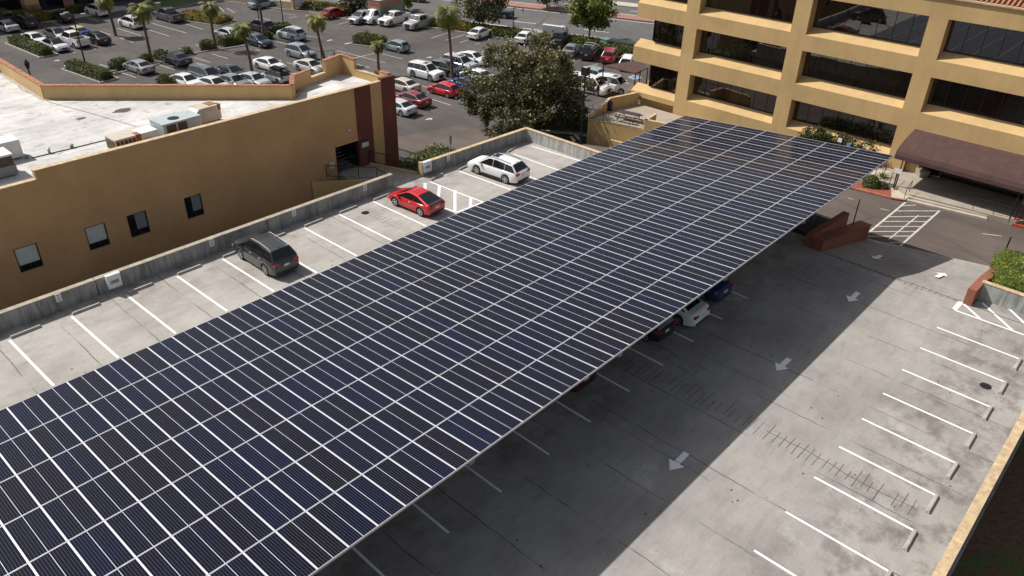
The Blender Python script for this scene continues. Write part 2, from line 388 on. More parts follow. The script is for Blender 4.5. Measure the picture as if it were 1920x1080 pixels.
b.strip(rp(-200, mo-2.4, .014), rp(200, mo-2.4, .014), .14); b.strip(rp(-200, mo+2.2, .014), rp(200, mo+2.2, .014), .14)
tag(struct(b.build('lane_markings', 'white')), 'white lane lines on the road', None)
b = MB(); kz = ZL+.13
verge = [P5(400, 0), P5(517, 17), P5(582, 24), P5(655, 38), P5(817, 54), P5(952, 74), P5(1050, 83), P5(1145, 97), P5(1225, 112)]
far = [rp((p-r0).dot(rd), -.6) for p in verge]
for i in range(len(verge)-1):
    b.prism([verge[i][:2], verge[i+1][:2], far[i+1][:2], far[i][:2]], ZL, kz)
tag(struct(b.build('verge_soil', 'soil')), 'planted soil strip between car park and road', None)
b = MB()
for i in range(len(verge)-1):
    b.wall(verge[i], verge[i+1], .18, ZL, kz+.03)
    b.wall(far[i], far[i+1], .9, ZL, kz+.02)
tag(struct(b.build('verge_kerb', 'kerb')), 'pale kerb round the planted strip', None)

# ------------------------------------------------------------------ deck markings
zm = .004
w = MB()
LX = [6.91, 9.99, 13.0, 15.98, 18.91, 21.86, 24.81, 27.64, 30.57]
for x in LX[:]: w.strip((x, 40.7, zm), (x+.1, 35.3, zm), .125)
for k in (1, 2, 3): w.strip((6.91-k*2.97, 40.7, zm), (7-k*2.97, 35.3, zm), .125)
for a, c in (((861, 321), (958, 356)), ((925, 304), (1008, 337)), ((962, 288.5), (1052, 321)), ((996, 274), (1088, 302)), ((807, 341), (906, 379))):
    w.strip(G(*a, zm), G(*c, zm), .12)
# striped access bay beside the red car
A0, A1, B0, B1 = G(807, 341, zm), G(906, 379, zm), G(796, 352, zm), G(857, 398, zm)
w.strip(G(770, 369, zm), G(857, 398, zm), .12); w.strip(G(857, 398, zm), G(906, 379, zm), .12)
for p, q in (((797, 343), (797, 358)), ((824, 347), (822, 372)), ((853, 357), (853, 395)), ((883, 371), (882, 387))): w.strip(G(*p, zm), G(*q, zm), .2)
for x in (-3.9, -.95, 2.0, 4.9, 7.9, 10.9, 13.91, 16.86, 19.88, 22.82, 25.89, 28.81, 31.71, 34.72, 37.72): w.strip((x, 15.35, zm), (x+.08, 20.6, zm), .11)
RXs = [42.45, 39.75, 37.12, 34.48, 31.88, 29.27, 26.69, 24.03, 21.37, 18.7, 16.05, 13.4]
for x in RXs: w.strip((x, 6.37, zm), (x-.03, 2.2, zm), .11)
for p, q, t in (((1789.5, 580), (1801.5, 566.5), .26), ((1801, 567), (1823, 572), .2), ((1789, 581), (1925, 629.5), .12), ((1807, 570), (1838, 597.5), .15), ((1842, 568), (1898, 619), .15), ((1878, 565.5), (1924, 609), .15)):
    w.strip(G(*p, zm+.001), G(*q, zm+.001), t)
tag(struct(w.build('parking_lines', 'white')), 'white parking bay lines on the deck', None)
def arrow(bm, p, d, L=1.42, z=zm, zf=None):
    p = Vector((p[0], p[1], 0)); d = Vector((d[0], d[1], 0)).normalized(); n = Vector((-d.y, d.x, 0))
    zz = (lambda q: Vector((q.x, q.y, z))) if zf is None else (lambda q: Vector((q.x, q.y, zf(q))))
    a = p-d*L/2; m = p+d*L*.08; t = p+d*L/2
    bm.face([zz(a-n*.14), zz(m-n*.14), zz(m+n*.14), zz(a+n*.14)])
    bm.face([zz(m-n*.38), zz(t), zz(m+n*.38)])
w = MB()
def rz(q):
    f = max(0, min(1, (q.x-RX0)/((53.62+(14.5-q.y)*.256)-RX0))); return ZD*f+.012
arrow(w, (23.45, 11.06), (-1, -.03)); arrow(w, (33.2, 10.97), (-1, 0)); arrow(w, (42.3, 11.0), (-1, 0)); arrow(w, (49.5, 12.15), (-1, 0.05), zf=rz); arrow(w, (50.1, 8.35), (1, -.1), zf=rz)
tag(struct(w.build('arrow_markings', 'white')), 'white direction arrows painted on the deck', None)
# saw cuts: a seam with comb-like cross cuts
w = MB(); rr = random.Random(3)
def comb(x, y0, y1, n, hl, main=True):
    if main:
        pts = [(x+rr.uniform(-.05, .05)+.12*math.sin(k*.4), y0+(y1-y0)*k/16) for k in range(17)]
        for p, q in zip(pts, pts[1:]): w.strip((*p, .0025), (*q, .0025), .035)
    for k in range(n):
        y = y0+(y1-y0)*(k+.5+rr.uniform(-.16, .16))/n; j = rr.uniform(-.16, .16); h = hl*rr.uniform(.6, 1.12)
        if rr.random() < .06: continue
        w.strip((x-h+j, y+rr.uniform(-.02, .02), .003), (x+h+j, y, .003), .028)
comb(27.9, 16.9, 9.4, 22, .62, False); comb(27.9, 9.2, 2.6, 20, .58); comb(46.2, 14.2, 6.4, 22, .32); comb(29.35, 40.0, 34.8, 15, .5, False)
pts = [(RX0, 14.9), (RX0-.06, 12), (RX0+.05, 9), (RX0, 6.2), (RX0-.05, 4), (RX0, 1.2)]
for p, q in zip(pts, pts[1:]): w.strip((*p, .005), (*q, .005), .06)
for x, ya, yb in ((31.0, 16.5, 9.5), (23.4, 16, 9.5)):
    pts = [(x+rr.uniform(-.04, .04), ya+(yb-ya)*k/14) for k in range(15)]
    for p, q in zip(pts, pts[1:]): w.strip((*p, .003), (*q, .003), .022)
tag(struct(w.build('saw_cuts', 'groove')), 'dark seams and comb-like saw cuts in the deck', None)
w = MB()
for cx, cy, rad, a0, a1 in ((27.3, 15.2, 2.0, -70, 60), (27.0, 14.6, 2.3, -100, 20), (25.4, 13.2, 2.6, 10, 90)):
    n = 16
    for k in range(n):
        t0, t1 = R(a0+(a1-a0)*k/n), R(a0+(a1-a0)*(k+1)/n)
        (rr.random() < .82) and w.strip((cx+rad*math.cos(t0), cy+rad*math.sin(t0), .0012), (cx+rad*math.cos(t1), cy+rad*math.sin(t1), .001), rr.uniform(.05, .10))
tag(struct(w.build('tyre_marks', 'tread')), 'curved dark tyre marks on the shaded deck', None)
# drains
for i, (px, py, lab) in enumerate(((1848, 724, 'round black drain cover between the right bay lines'), (685, 399, 'dark drain opening near the wheel stop left of the red car'))):
    p = G(px, py); m = MB(); m.idx([(p.x+.28*math.cos(k*math.pi/6), p.y+.28*math.sin(k*math.pi/6), .007) for k in range(12)], [tuple(range(12))])
    m2 = MB()
    for k in range(5): m2.box(p.x-.2, p.x+.2, p.y-.2+k*.09, p.y-.16+k*.09, .007, .014)
    e = empty('drain', lab, 'drain', p, group=None); o = m.build('opening', 'dark', e); o.location = -p; o2 = m2.build('grate', 'black', e); o2.location = -p

# ------------------------------------------------------------------ parapets
def parapet(p, q, label, z1=1.05, th=.3, side=1, capm='cap', wallm='wallc', z0=-.5):
    e = empty('parapet_wall', label, 'wall', (p[0], p[1], 0), group='concrete parapets round the deck')
    a = MB().wall(p, q, th, z0, z1-.05, side=side).build('wall', wallm, e); a.location = (-p[0], -p[1], 0)
    d = Vector((q[0]-p[0], q[1]-p[1])).normalized(); n = Vector((-d.y, d.x))
    s = 1 if side > 0 else -1
    pp = (p[0]-n.x*.02*s, p[1]-n.y*.02*s); qq = (q[0]-n.x*.02*s, q[1]-n.y*.02*s)
    c = MB().wall(pp, qq, th+.04, z1-.05, z1, side=side).build('cap', capm, e); c.location = (-p[0], -p[1], 0)
    return e
parapet((-16, 41.85), (11.9, 41.75), 'stained parapet at the far left with dark streaks below its cap', 1.05, capm='capg')
parapet((11.94, 41.75), (22.7, 41.66), 'parapet behind the grey SUV with a white meter box', 1.05, capm='capg')
parapet((22.74, 41.66), (33.15, 41.6), 'parapet left of the walkway gap with two small signs', 1.05, capm='capg')
parapet((36.0, 41.6), (47.3, 41.2), 'cream-capped parapet behind the white wagon', 1.05)
parapet((47.3, 41.5), (47.5, 20.0), 'pale stained end wall running under the solar canopy', 1.05, wallm='wallp', side=1)
parapet((47.4, .95), (-6, .95), 'long cream-topped parapet along the right edge of the deck', 1.0, th=.34, side=1)
parapet((47.4, 5.75), (47.4, .6), 'pale streaked concrete wall below the clipped hedge', 1.1, th=.3, side=1, wallm='wallp')
m = MB(); m.box(35.92, 36.06, 41.58, 41.94, 0, 1.12); tag(m.build('wall_post', 'cap'), 'cream end post beside the walkway gap', 'post')
# white boxes on parapets
def cabinet(px, py, label, wx=.75, z0=.35, z1=1.15):
    p = G(px, py, .75); x = p.x; e = empty('meter_box', label, 'electrical box', (x, 41.5, z0), group=None)
    MB().box(-wx/2, wx/2, -.12, .12, 0, z1-z0).build('cabinet', 'elec', e)
    MB().box(-wx/2-.02, wx/2+.02, -.14, .14, z1-z0, z1-z0+.03).build('lid', 'elec', e)
    lb = MB(); lb.box(-wx*.3, wx*.3, -.127, -.121, .28, .48); lb.build('label_plate', 'trim', e)
    t = MB()
    for r_ in range(2):
        for k in range(5): t.box(-wx*.26+k*wx*.11, -wx*.26+k*wx*.11+wx*.07, -.131, -.128, .31+r_*.09, .35+r_*.09)
    t.build('lettering', 'signw', e)
    MB().tube((0, .05, 0), (0, .05, -z0), .03).build('conduit', 'metal', e)
cabinet(206, 520, 'white meter box with dark label on the left parapet'); cabinet(801, 312, 'white electrical box at the end of the parapet by the red car')
signs = [((109, 555), 'small white sign at the far left end of the parapet'), ((396, 451), 'small white sign on the parapet left of the grey SUV'), ((550, 396), 'small white sign on the parapet right of the grey SUV'),
         ((683, 351), 'small white sign on the parapet left of the red car'), ((842, 295), 'small white sign on the parapet just right of the white box'), ((930, 256), 'small white sign on the parapet above the white wagon')]
for (px, py), lab in signs:
    y = 41.67 if px < 740 else 41.42; d = ray(px, py); t = y/d.y; x = d.x*t; z = H+d.z*t; z = min(max(z, .6), .8)
    yy = {109: 41.75, 396: 41.70, 550: 41.67, 683: 41.62, 842: 41.53, 930: 41.40}[px]
    e = empty('parking_sign', lab, 'sign', (x, yy-.035, z), group='small bay signs on the parapets')
    MB().box(-.15, .15, -.012, .012, -.24, .24).build('plate', 'signw', e)
    t = MB()
    for k, wd in enumerate((.2, .12, .22, .16)): t.box(-wd/2, wd/2, -.018, -.0135, .13-k*.1, .165-k*.1)
    t.build('lettering', 'signt', e)
m = MB(); p = G(906, 284, .6); m.box(p.x-.35, p.x+.45, 41.42, 41.46, .15, .62); tag(m.build('repair_patch', 'elec'), 'pale repair patch on the parapet by the white wagon', 'patch')

# ------------------------------------------------------------------ wheel stops
def stop_mesh(L):
    m = MB(); h = .13; w_ = .09
    prof = [(-w_, 0), (w_, 0), (w_, .05), (w_*.55, h), (-w_*.55, h), (-w_, .05)]
    A = [(-L/2+(.03 if z > .06 else 0), y, z) for y, z in prof]; B = [(L/2-(.03 if z > .06 else 0), y, z) for y, z in prof]
    n = len(prof); m.idx(A+B, [tuple(range(n-1, -1, -1)), tuple(range(n, 2*n))]+[(k, (k+1) % n, n+(k+1) % n, n+k) for k in range(n)])
    return m
sp = stop_mesh(1.5).build('wheel_stop', 'kerb'); first = True
ordn = ['first', 'second', 'third', 'fourth', 'fifth', 'sixth', 'seventh', 'eighth', 'ninth', 'tenth', 'eleventh']
def wstop(x, y, rz_, label, grp, s=1):
    global first
    o = sp if first else sp.copy()
    if not first: C.objects.link(o)
    first = False; o.location = (x, y, .002); o.rotation_euler = (0, 0, rz_+rr.uniform(-.02, .02)); o.scale = (s, 1, 1); tag(o, label, 'wheel stop', grp)
gl = 'wheel stops along the left parapet'; gr = 'wheel stops along the right parapet'
labs = {0: 'leftmost wheel stop below the far left parapet sign', 1: 'second wheel stop from the left edge', 2: 'wheel stop right of the white meter box', 3: 'wheel stop two bays left of the grey SUV', 4: 'wheel stop partly hidden by the grey SUV nose',
        5: 'wheel stop just right of the grey SUV', 6: 'second wheel stop right of the grey SUV', 7: 'wheel stop beside the dark drain opening', 8: 'wheel stop at the nose of the red car'}
for i, x in enumerate(LX): wstop(x+.85, 40.85, .02, labs[i], gl)
for (qa, qb), lab in ((((807, 339), (831, 327)), 'wheel stop at the end of the striped bay'), (((862, 319), (882, 309)), 'wheel stop at the nose of the white wagon'), (((952, 286), (969, 276)), 'wheel stop right of the white wagon')):
    a_, b_ = G(*qa), G(*qb); wstop((a_.x+b_.x)/2, (a_.y+b_.y)/2, math.atan2(b_.y-a_.y, b_.x-a_.x), lab, gl)
rl = ['wheel stop nearest the hedge planter on the right', 'wheel stop nearest the round drain cover', 'third wheel stop down from the hedge along the right wall', 'fourth wheel stop down from the hedge along the right wall', 'fifth wheel stop down from the hedge along the right wall', 'wheel stop at the end of the comb-like saw cuts', 'wheel stop one bay below the comb-like saw cuts', 'lowest wheel stop at the bottom right corner']
for i, x in enumerate(RXs[:8]): wstop(x-.68, 2.18, 0, rl[i], gr, .84)

# ------------------------------------------------------------------ solar canopy
PA, PB, SL = 1.1047, 2.2493, .078
CX, CY, CZ = 52.73, 29.53, 3.80
ncol, nrow = 50, 7
can = empty('solar_canopy', 'huge carport roof of dark solar panels across the parking deck', 'solar canopy', (0, 0, 0))
yv = Vector((0, -math.cos(SL), math.sin(SL))); nv = Vector((0, math.sin(SL), math.cos(SL)))
def cp(i, j, h=0): return Vector((CX-i*PA, CY, CZ))+yv*(j*PB)+nv*h
rt = random.Random(11)
def panel_geo(b1, b2, o, tint):
    gx, gy, fr = .0008, .010, .029
    x0, x1, y0, y1 = gx, PA-gx, gy, PB-gy
    P = lambda x, y, h: o+Vector((-x, 0, 0))+yv*y+nv*h
    b1.tint = tint
    b1.face([P(x0+fr, y0+fr*.6, .032), P(x0+fr, y1-fr*.6, .032), P(x1-fr, y1-fr*.6, .032), P(x1-fr, y0+fr*.6, .032)], [(0, 0), (0, 1), (1, 1), (1, 0)])
    f2 = fr*.6
    for xa, xb, ya, yb in ((x0, x0+fr, y0, y1), (x1-fr, x1, y0, y1), (x0+fr, x1-fr, y0, y0+f2), (x0+fr, x1-fr, y1-f2, y1)):
        r = [(xa, ya), (xa, yb), (xb, yb), (xb, ya)]
        b2.hexa([P(x, y, 0) for x, y in r], [P(x, y, .04) for x, y in r])
# the hundred panels that show largest are parts of their own
cells = [(i, j) for i in range(ncol) for j in range(nrow)]
cells_vis = sorted(cells, key=lambda c: (Vector((0, 0, H))-cp(c[0]+.5, c[1]+.5)).length)
def onscreen(c):
    v = cp(c[0]+.5, c[1]+.5)-Vector((0, 0, H)); z = v.dot(_F)
    if z <= 0: return False
    x = 960+F_*v.dot(_R)/z; y = 540-F_*v.dot(_U)/z; return -40 < x < 1960 and y < 1120
vis = [c for c in cells_vis if onscreen(c)]
big = set(vis[:100])
for (i, j) in vis[:100]:
    b1, b2 = MB(), MB(); panel_geo(b1, b2, Vector((0, 0, 0)), rt.random())
    o = b1.build('solar_panel', 'panel', can); o.location = cp(i, j)
    f = b2.build('frame', 'alu', o)
b1, b2 = MB(), MB()
for c in cells:
    if c not in big: panel_geo(b1, b2, cp(*c), rt.random())
nb = len(b1.v)
b1.mi = 1
for f, in zip(b2.f): pass
b1.idx(b2.v, b2.f)
o = b1.build('solar_panels', ['panel', 'alu'], can); struct(o, 'stuff')
m = MB()
for j in range(nrow+1):
    for off in ((-.035,) if j == nrow else ((.035,) if j == 0 else (0,))):
        a, c = cp(0, j, -.005)+yv*off, cp(ncol, j, -.005)+yv*off
        wv = yv*.014
        m.hexa([a-wv-nv*.06, c-wv-nv*.06, c+wv-nv*.06, a+wv-nv*.06], [a-wv, c-wv, c+wv, a+wv])
m.build('rail', 'rail', can)
m = MB()
for y in (0.25, 1.6, 3.4, 5.2, 6.75):
    a, c = cp(0, y, -.09), cp(ncol, y, -.09); wv = yv*.06
    m.hexa([a-wv-nv*.22, c-wv-nv*.22, c+wv-nv*.22, a+wv-nv*.22], [a-wv, c-wv, c+wv, a+wv])
m.build('purlins', 'steel', can)
for k, i in enumerate(range(3, 50, 8)):
    m = MB(); a, c = cp(i, .2, -.32), cp(i, 6.8, -.32); wv = Vector((.13, 0, 0))
    m.hexa([a-wv-nv*.4, c-wv-nv*.4, c+wv-nv*.4, a+wv-nv*.4], [a-wv, c-wv, c+wv, a+wv]); m.build('beam', 'steel', can)
    p = cp(i, 3.9); MB().box(p.x-.18, p.x+.18, p.y-.18, p.y+.18, 0.003, cp(i, 3.9, -.7).z).build('column', 'steel', can)
    MB().tube((p.x, p.y, .003), (p.x, p.y, .75), .38, n=16).build('footing', 'wallc', can)

# ------------------------------------------------------------------ vehicles
def lerp(a, b_, t): return a+(b_-a)*t
def interp(pts, x):
    if x <= pts[0][0]: return pts[0][1]
    for (x0, y0), (x1, y1) in zip(pts, pts[1:]):
        if x <= x1: return lerp(y0, y1, (x-x0)/(x1-x0)) if x1 > x0 else y1
    return pts[-1][1]
TYPES = {
 'sedan': dict(L=4.8, W=1.84, wb=2.78, r=.33, belt=.96, top=[(-2.4, .72), (-2.36, .95), (-2.2, 1.04), (-1.5, 1.05), (-1.2, .98), (1.1, .97), (1.35, .95), (2.0, .84), (2.3, .68), (2.4, .52)], cab=[(-1.92, 1.0), (-1.15, 1.37), (-.2, 1.46), (.35, 1.43), (1.25, .96)], pil=[-1.05, -.05]),
 'coupe': dict(L=4.1, W=1.74, wb=2.44, r=.33, belt=.92, top=[(-2.05, .62), (-2.02, .90), (-1.9, 1.0), (-1.6, .96), (.9, .93), (1.2, .90), (1.75, .76), (2.0, .6), (2.05, .5)], cab=[(-1.88, .97), (-.75, 1.33), (-.15, 1.39), (.2, 1.36), (1.15, .92)], pil=[-.55], spoiler=True),
 'hatch': dict(L=4.1, W=1.72, wb=2.5, r=.31, belt=.95, top=[(-2.05, .62), (-2.03, .93), (-1.9, .98), (.9, .96), (1.2, .95), (1.75, .80), (2.0, .62), (2.05, .5)], cab=[(-1.97, .97), (-1.55, 1.40), (-.3, 1.50), (.25, 1.46), (1.2, .95)], pil=[-.9, .0]),
 'suv': dict(L=4.69, W=1.86, wb=2.71, r=.36, belt=1.12, top=[(-2.34, .62), (-2.335, .98), (-2.24, 1.10), (-2.1, 1.13), (1.2, 1.12), (1.4, 1.09), (2.0, 1.0), (2.22, .86), (2.31, .72), (2.34, .58)], cab=[(-2.22, 1.12), (-1.80, 1.62), (-.4, 1.74), (.35, 1.70), (1.35, 1.11)], pil=[-1.25, -.2], rails='alu', clad=False),
 'wagon': dict(L=4.82, W=1.84, wb=2.75, r=.345, belt=1.03, top=[(-2.41, .65), (-2.40, .98), (-2.3, 1.05), (1.0, 1.03), (1.3, 1.0), (2.1, .88), (2.33, .74), (2.41, .58)], cab=[(-2.3, 1.05), (-1.8, 1.52), (-.3, 1.62), (.35, 1.58), (1.3, 1.02)], pil=[-1.2, -.1], rails='trim', clad=True, sunroof=True),
 'bigsuv': dict(L=4.95, W=1.95, wb=2.85, r=.4, belt=1.15, top=[(-2.47, .7), (-2.46, 1.1), (-2.4, 1.17), (1.0, 1.15), (1.3, 1.15), (2.25, 1.08), (2.42, .85), (2.47, .6)], cab=[(-2.42, 1.16), (-2.25, 1.75), (-.3, 1.85), (.45, 1.82), (1.2, 1.15)], pil=[-1.35, -.2], rails='alu', sunroof=True),
 'minivan': dict(L=5.1, W=1.95, wb=3.0, r=.34, belt=1.05, top=[(-2.55, .6), (-2.54, 1.0), (-2.45, 1.06), (1.4, 1.04), (1.7, 1.0), (2.25, .85), (2.5, .68), (2.55, .5)], cab=[(-2.46, 1.06), (-2.2, 1.66), (-.3, 1.76), (.7, 1.68), (1.75, 1.03)], pil=[-1.3, -.1], rails='trim'),
 'van': dict(L=5.3, W=1.98, wb=3.1, r=.36, belt=1.18, top=[(-2.65, .7), (-2.64, 1.15), (-2.6, 1.18), (1.6, 1.18), (2.0, 1.1), (2.5, .95), (2.62, .75), (2.65, .55)], cab=[(-2.6, 1.18), (-2.5, 1.95), (-.3, 2.02), (1.0, 1.95), (1.85, 1.15)], pil=[-1.2, .1]),
 'pickup': dict(L=5.8, W=2.02, wb=3.65, r=.41, belt=1.22, top=[(-2.9, .78), (-1.02, .78), (-1.0, 1.22), (1.2, 1.22), (1.5, 1.2), (2.55, 1.12), (2.84, .95), (2.9, .6)], cab=[(-.98, 1.22), (-.85, 1.82), (-.1, 1.9), (.55, 1.86), (1.3, 1.22)], pil=[-.05], bed=True),
}
def wheel_obj(r, parent, x, y):
    s = 1 if y > 0 else -1; wd = .23
    m = MB(); n = 24
    prof = [(-wd/2, r*.62), (-wd/2, r*.93), (-wd*.35, r), (wd*.35, r), (wd/2, r*.93), (wd/2, r*.62)]
    rings = [[(rad*math.cos(k*2*math.pi/n), yy, rad*math.sin(k*2*math.pi/n)) for k in range(n)] for yy, rad in prof]
    vs = [v for rg in rings for v in rg]; fs = []
    for a in range(len(prof)-1):
        for k in range(n): fs.append((a*n+k, a*n+(k+1) % n, (a+1)*n+(k+1) % n, (a+1)*n+k))
    fs.append(tuple(range(n))); fs.append(tuple(range(len(vs)-1, len(vs)-n-1, -1)))
    m.idx(vs, fs); o = m.build('wheel', 'tyre', parent, smooth=50); o.location = (x, y, r)
    m = MB(); yo = s*(wd/2+.006)
    k5 = 5; pts = []
    for k in range(k5):
        a = k*2*math.pi/k5
        for da, rad in ((-.17, .60), (.17, .60), (.30, .22), ): pts.append((a+da, rad*r))
    # spokes
    for k in range(k5):
        a = k*2*math.pi/k5
        q = [(a-.19, .64), (a+.19, .64), (a+.6, .14), (a-.6, .14)]
        P = [(rad*r*math.cos(t), yo, rad*r*math.sin(t)) for t, rad in q]
        m.face(P if s < 0 else P[::-1])
    for k in range(20):
        a0, a1 = k*2*math.pi/20, (k+1)*2*math.pi/20
        P = [(rad*r*math.cos(t), yo, rad*r*math.sin(t)) for t, rad in ((a0, .60), (a1, .60), (a1, .70), (a0, .70))]
        m.face(P if s > 0 else P[::-1])
    P = [(.2*r*math.cos(k*math.pi/5), yo+s*.004, .2*r*math.sin(k*math.pi/5)) for k in range(10)]; m.face(P if s > 0 else P[::-1])
    m.build('rim', 'alloy', o)
def body_mesh(T):
    L, W, r, wb = T['L'], T['W'], T['r'], T['wb']; hw = W/2; ra = r+.055
    xs = set([p[0] for p in T['top']])
    for s in (-1, 1):
        for k in range(-8, 9): xs.add(round(s*wb/2+ra*math.sin(k*math.pi/16), 4))
        xs.add(s*wb/2-ra-.01); xs.add(s*wb/2+ra+.01)
    k = -L/2
    while k < L/2: xs.add(round(k, 3)); k += .25
    for e in (.03, .1, .2, .35): xs.add(L/2-e); xs.add(-L/2+e)
    xs = sorted(x for x in xs if -L/2 <= x <= L/2)
    rings = []
    for x in xs:
        zt = interp(T['top'], x)
        e = max(0, (abs(x)-(L/2-.55))/.55); w_ = hw*(1-.13*e**2.2)
        zb = .22+.10*e
        for s in (-1, 1):
            dx = x-s*wb/2
            if abs(dx) < ra: zb = max(zb, r+math.sqrt(ra*ra-dx*dx))
        zt2 = max(zt, zb+.08)
        zs = zb+(zt2-zb)*.12; zm_ = zb+(zt2-zb)*.55; zu = zt2-.10*min(1, (zt2-zb)/.4)
        sec = [(0, zt2+.025), (w_*.5, zt2+.02), (w_*.78, zt2-.002), (w_*.90, zt2-.035), (w_*.965, zu), (w_*1.0, zm_), (w_*.985, zs), (w_*.95, zb), (w_*.6, zb), (0, zb)]
        rings.append([(x, y, z) for y, z in sec]+[(x, -y, z) for y, z in sec[-2:0:-1]])
    n = len(rings[0]); m = MB(); vs = [v for q in rings for v in q]; fs = []
    for a in range(len(rings)-1):
        for k in range(n): fs.append((a*n+k, (a+1)*n+k, (a+1)*n+(k+1) % n, a*n+(k+1) % n))
    fs.append(tuple(range(n))); fs.append(tuple(range(len(vs)-1, len(vs)-n-1, -1)))
    m.idx(vs, fs); return m
def car_proto(kind):
    T = TYPES[kind]; L, W, r, wb = T['L'], T['W'], T['r'], T['wb']; hw = W/2
    e = bpy.data.objects.new('parked_car', None); C.objects.link(e)
    body_mesh(T).build('body', 'paint', e, smooth=38)
    cab = T['cab']; belt = T['belt']; Hh = max(z for _, z in cab); yb = hw*.93; yr = hw*.66
    def ys(z): return yb+(yr-yb)*(z-belt)/(Hh-belt)
    m = MB(); rings = []
    cx = []
    for (x0, z0), (x1, z1) in zip(cab, cab[1:]):
        for t in (0, .08, .5, .92): cx.append((lerp(x0, x1, t), lerp(z0, z1, t)))
    cx.append(cab[-1])
    roofz = lambda x: interp(cab, x)
    for x, z in cx:
        z = max(z, belt); w_ = ys(z)
        rings.append([(x, 0, z+.03), (x, w_*.6, z+.024), (x, w_*.84, z+.006), (x, w_*.95, z-.012), (x, w_+.006, z-.05), (x, yb, belt-.04), (x, -yb, belt-.04), (x, -w_-.006, z-.05), (x, -w_*.95, z-.012), (x, -w_*.84, z+.006), (x, -w_*.6, z+.024)])
    n = 11; vs = [v for q in rings for v in q]; fs = []
    for a in range(len(rings)-1):
        for k in range(n): fs.append((a*n+k, (a+1)*n+k, (a+1)*n+(k+1) % n, a*n+(k+1) % n))
    fs.append(tuple(range(n))); fs.append(tuple(range(len(vs)-1, len(vs)-n-1, -1)))
    m.idx(vs, fs); m.build('roof', 'paint', e, smooth=30)
    # side windows
    xr, xf = cab[0][0], cab[-1][0]
    cuts = [xr+.02]+list(T['pil'])+[xf-.02]
    for s in (-1, 1):
        for a, c in zip(cuts, cuts[1:]):
            xa, xb = a+.03, c-.03; zl = belt+.02
            top = []
            k = 14
            for q in range(k+1):
                x = lerp(xa, xb, q/k); z = roofz(x)-.068
                if z > zl+.01: top.append((x, z))
            if len(top) < 3: continue
            poly = [(top[0][0]-(.06 if a == cuts[0] else 0), zl), (top[-1][0]+(.1 if c == cuts[-1] else 0), zl)]+top[::-1]
            pts = [(x, s*(ys(z)+.010), z) for x, z in poly]
            if s > 0: pts = pts[::-1]
            mm = MB(); mm.face(pts); mm.build('side_window', 'carglass', e)
    def screen(p, q, name):
        (x0, z0), (x1, z1) = p, q
        d = Vector((x1-x0, 0, z1-z0)).normalized(); nrm = Vector((-d.z, 0, d.x))
        if nrm.z < 0: nrm = -nrm
        mm = MB(); g = []
        for t in (.06, .5, .93):
            x, z = lerp(x0, x1, t), lerp(z0, z1, t); w_ = ys(z)*.86; 
            for f, c in ((-1, 0), (-.66, .024), (0, .032), (.66, .024), (1, 0)):
                v = Vector((x, f*w_, z+c))+nrm*.012; g.append(v)
        fs = []
        for a in range(2):
            for k in range(4): fs.append((a*5+k, a*5+k+1, (a+1)*5+k+1, (a+1)*5+k))
        mm.idx(g, fs); mm.build(name, 'carglass', e, smooth=60)
    screen(cab[-1], cab[-2], 'windshield'); screen(cab[0], cab[1], 'rear_window')
    for x in (-wb/2, wb/2):
        for s in (-1, 1): wheel_obj(r, e, x, s*(hw-.125))
    MB().box(-L/2+.25, L/2-.25, -hw+.28, hw-.28, .2, T['belt']-.15).build('underbody', 'trim', e)
    wt = hw*.87
    zh = interp(T['top'], L/2-.12)-.02; zt = min(interp(T['top'], -L/2+.05), 1.1)
    if T.get('bed'): zt = 1.1
    for s in (-1, 1):
        m = MB(); ya, yc = s*hw*.905, s*(wt-.30); z1_ = interp(T['top'], L/2-.03)-.02
        m.box(L/2-.42, L/2+.006, min(ya, yc), max(ya, yc), z1_-.15, z1_); m.build('headlight', 'head', e)
        m = MB(); yc = s*(wt-.34)
        if kind in ('suv', 'bigsuv', 'hatch', 'van', 'minivan', 'wagon'): m.box(-L/2-.008, -L/2+.24, min(s*(wt+.018), yc), max(s*(wt+.018), yc), zt-.18, zt+.0)
        elif kind == 'pickup': m.box(-L/2-.025, -L/2+.1, min(s*(wt+.05), s*(wt-.1)), max(s*(wt+.05), s*(wt-.1)), .85, 1.25)
        else: m.box(-L/2-.008, -L/2+.2, min(s*(wt+.018), yc), max(s*(wt+.018), yc), zt-.2, zt-.04)
        m.build('taillight', 'tail', e)
        MB().box(cab[-1][0]-.35, cab[-1][0]-.2, min(s*(hw*.93), s*(hw+.13)), max(s*(hw*.93), s*(hw+.13)), belt+.0, belt+.14).build('mirror', 'paint', e)
    MB().box(-L/2-.018, -L/2+.02, -.17, .17, zt-.30, zt-.16).build('license_plate', 'plate', e)
    MB().box(-L/2-.014, -L/2+.1, -hw*.72, hw*.72, .27, .42).build('bumper_trim', 'trim', e); MB().box(L/2-.1, L/2+.014, -hw*.7, hw*.7, .27, .36).build('bumper_trim', 'trim', e)
    MB().box(L/2-.08, L/2+.012, -hw*.42, hw*.42, .42, zh-.03).build('grille', 'trim', e)
    if T.get('rails'):
        for s in (-1, 1):
            m = MB(); x0, x1 = cab[1][0]+.1, cab[3][0]-.05; y = s*ys(Hh)*.97
            pts = [(x0, y, roofz(x0)+.0), (x0+.15, y, roofz(x0+.15)+.07), (lerp(x0, x1, .5), y, roofz(lerp(x0, x1, .5))+.08), (x1-.15, y, roofz(x1-.15)+.07), (x1, y, roofz(x1)+.0)]
            for p, q in zip(pts, pts[1:]): m.tube(p, q, .022, n=6)
            m.build('roof_rail', T['rails'], e)
    if T.get('sunroof'):
        z = roofz(-.1); MB().box(-.35, .28, -.36, .36, z-.05, z+.036).build('sunroof', 'carglass', e)
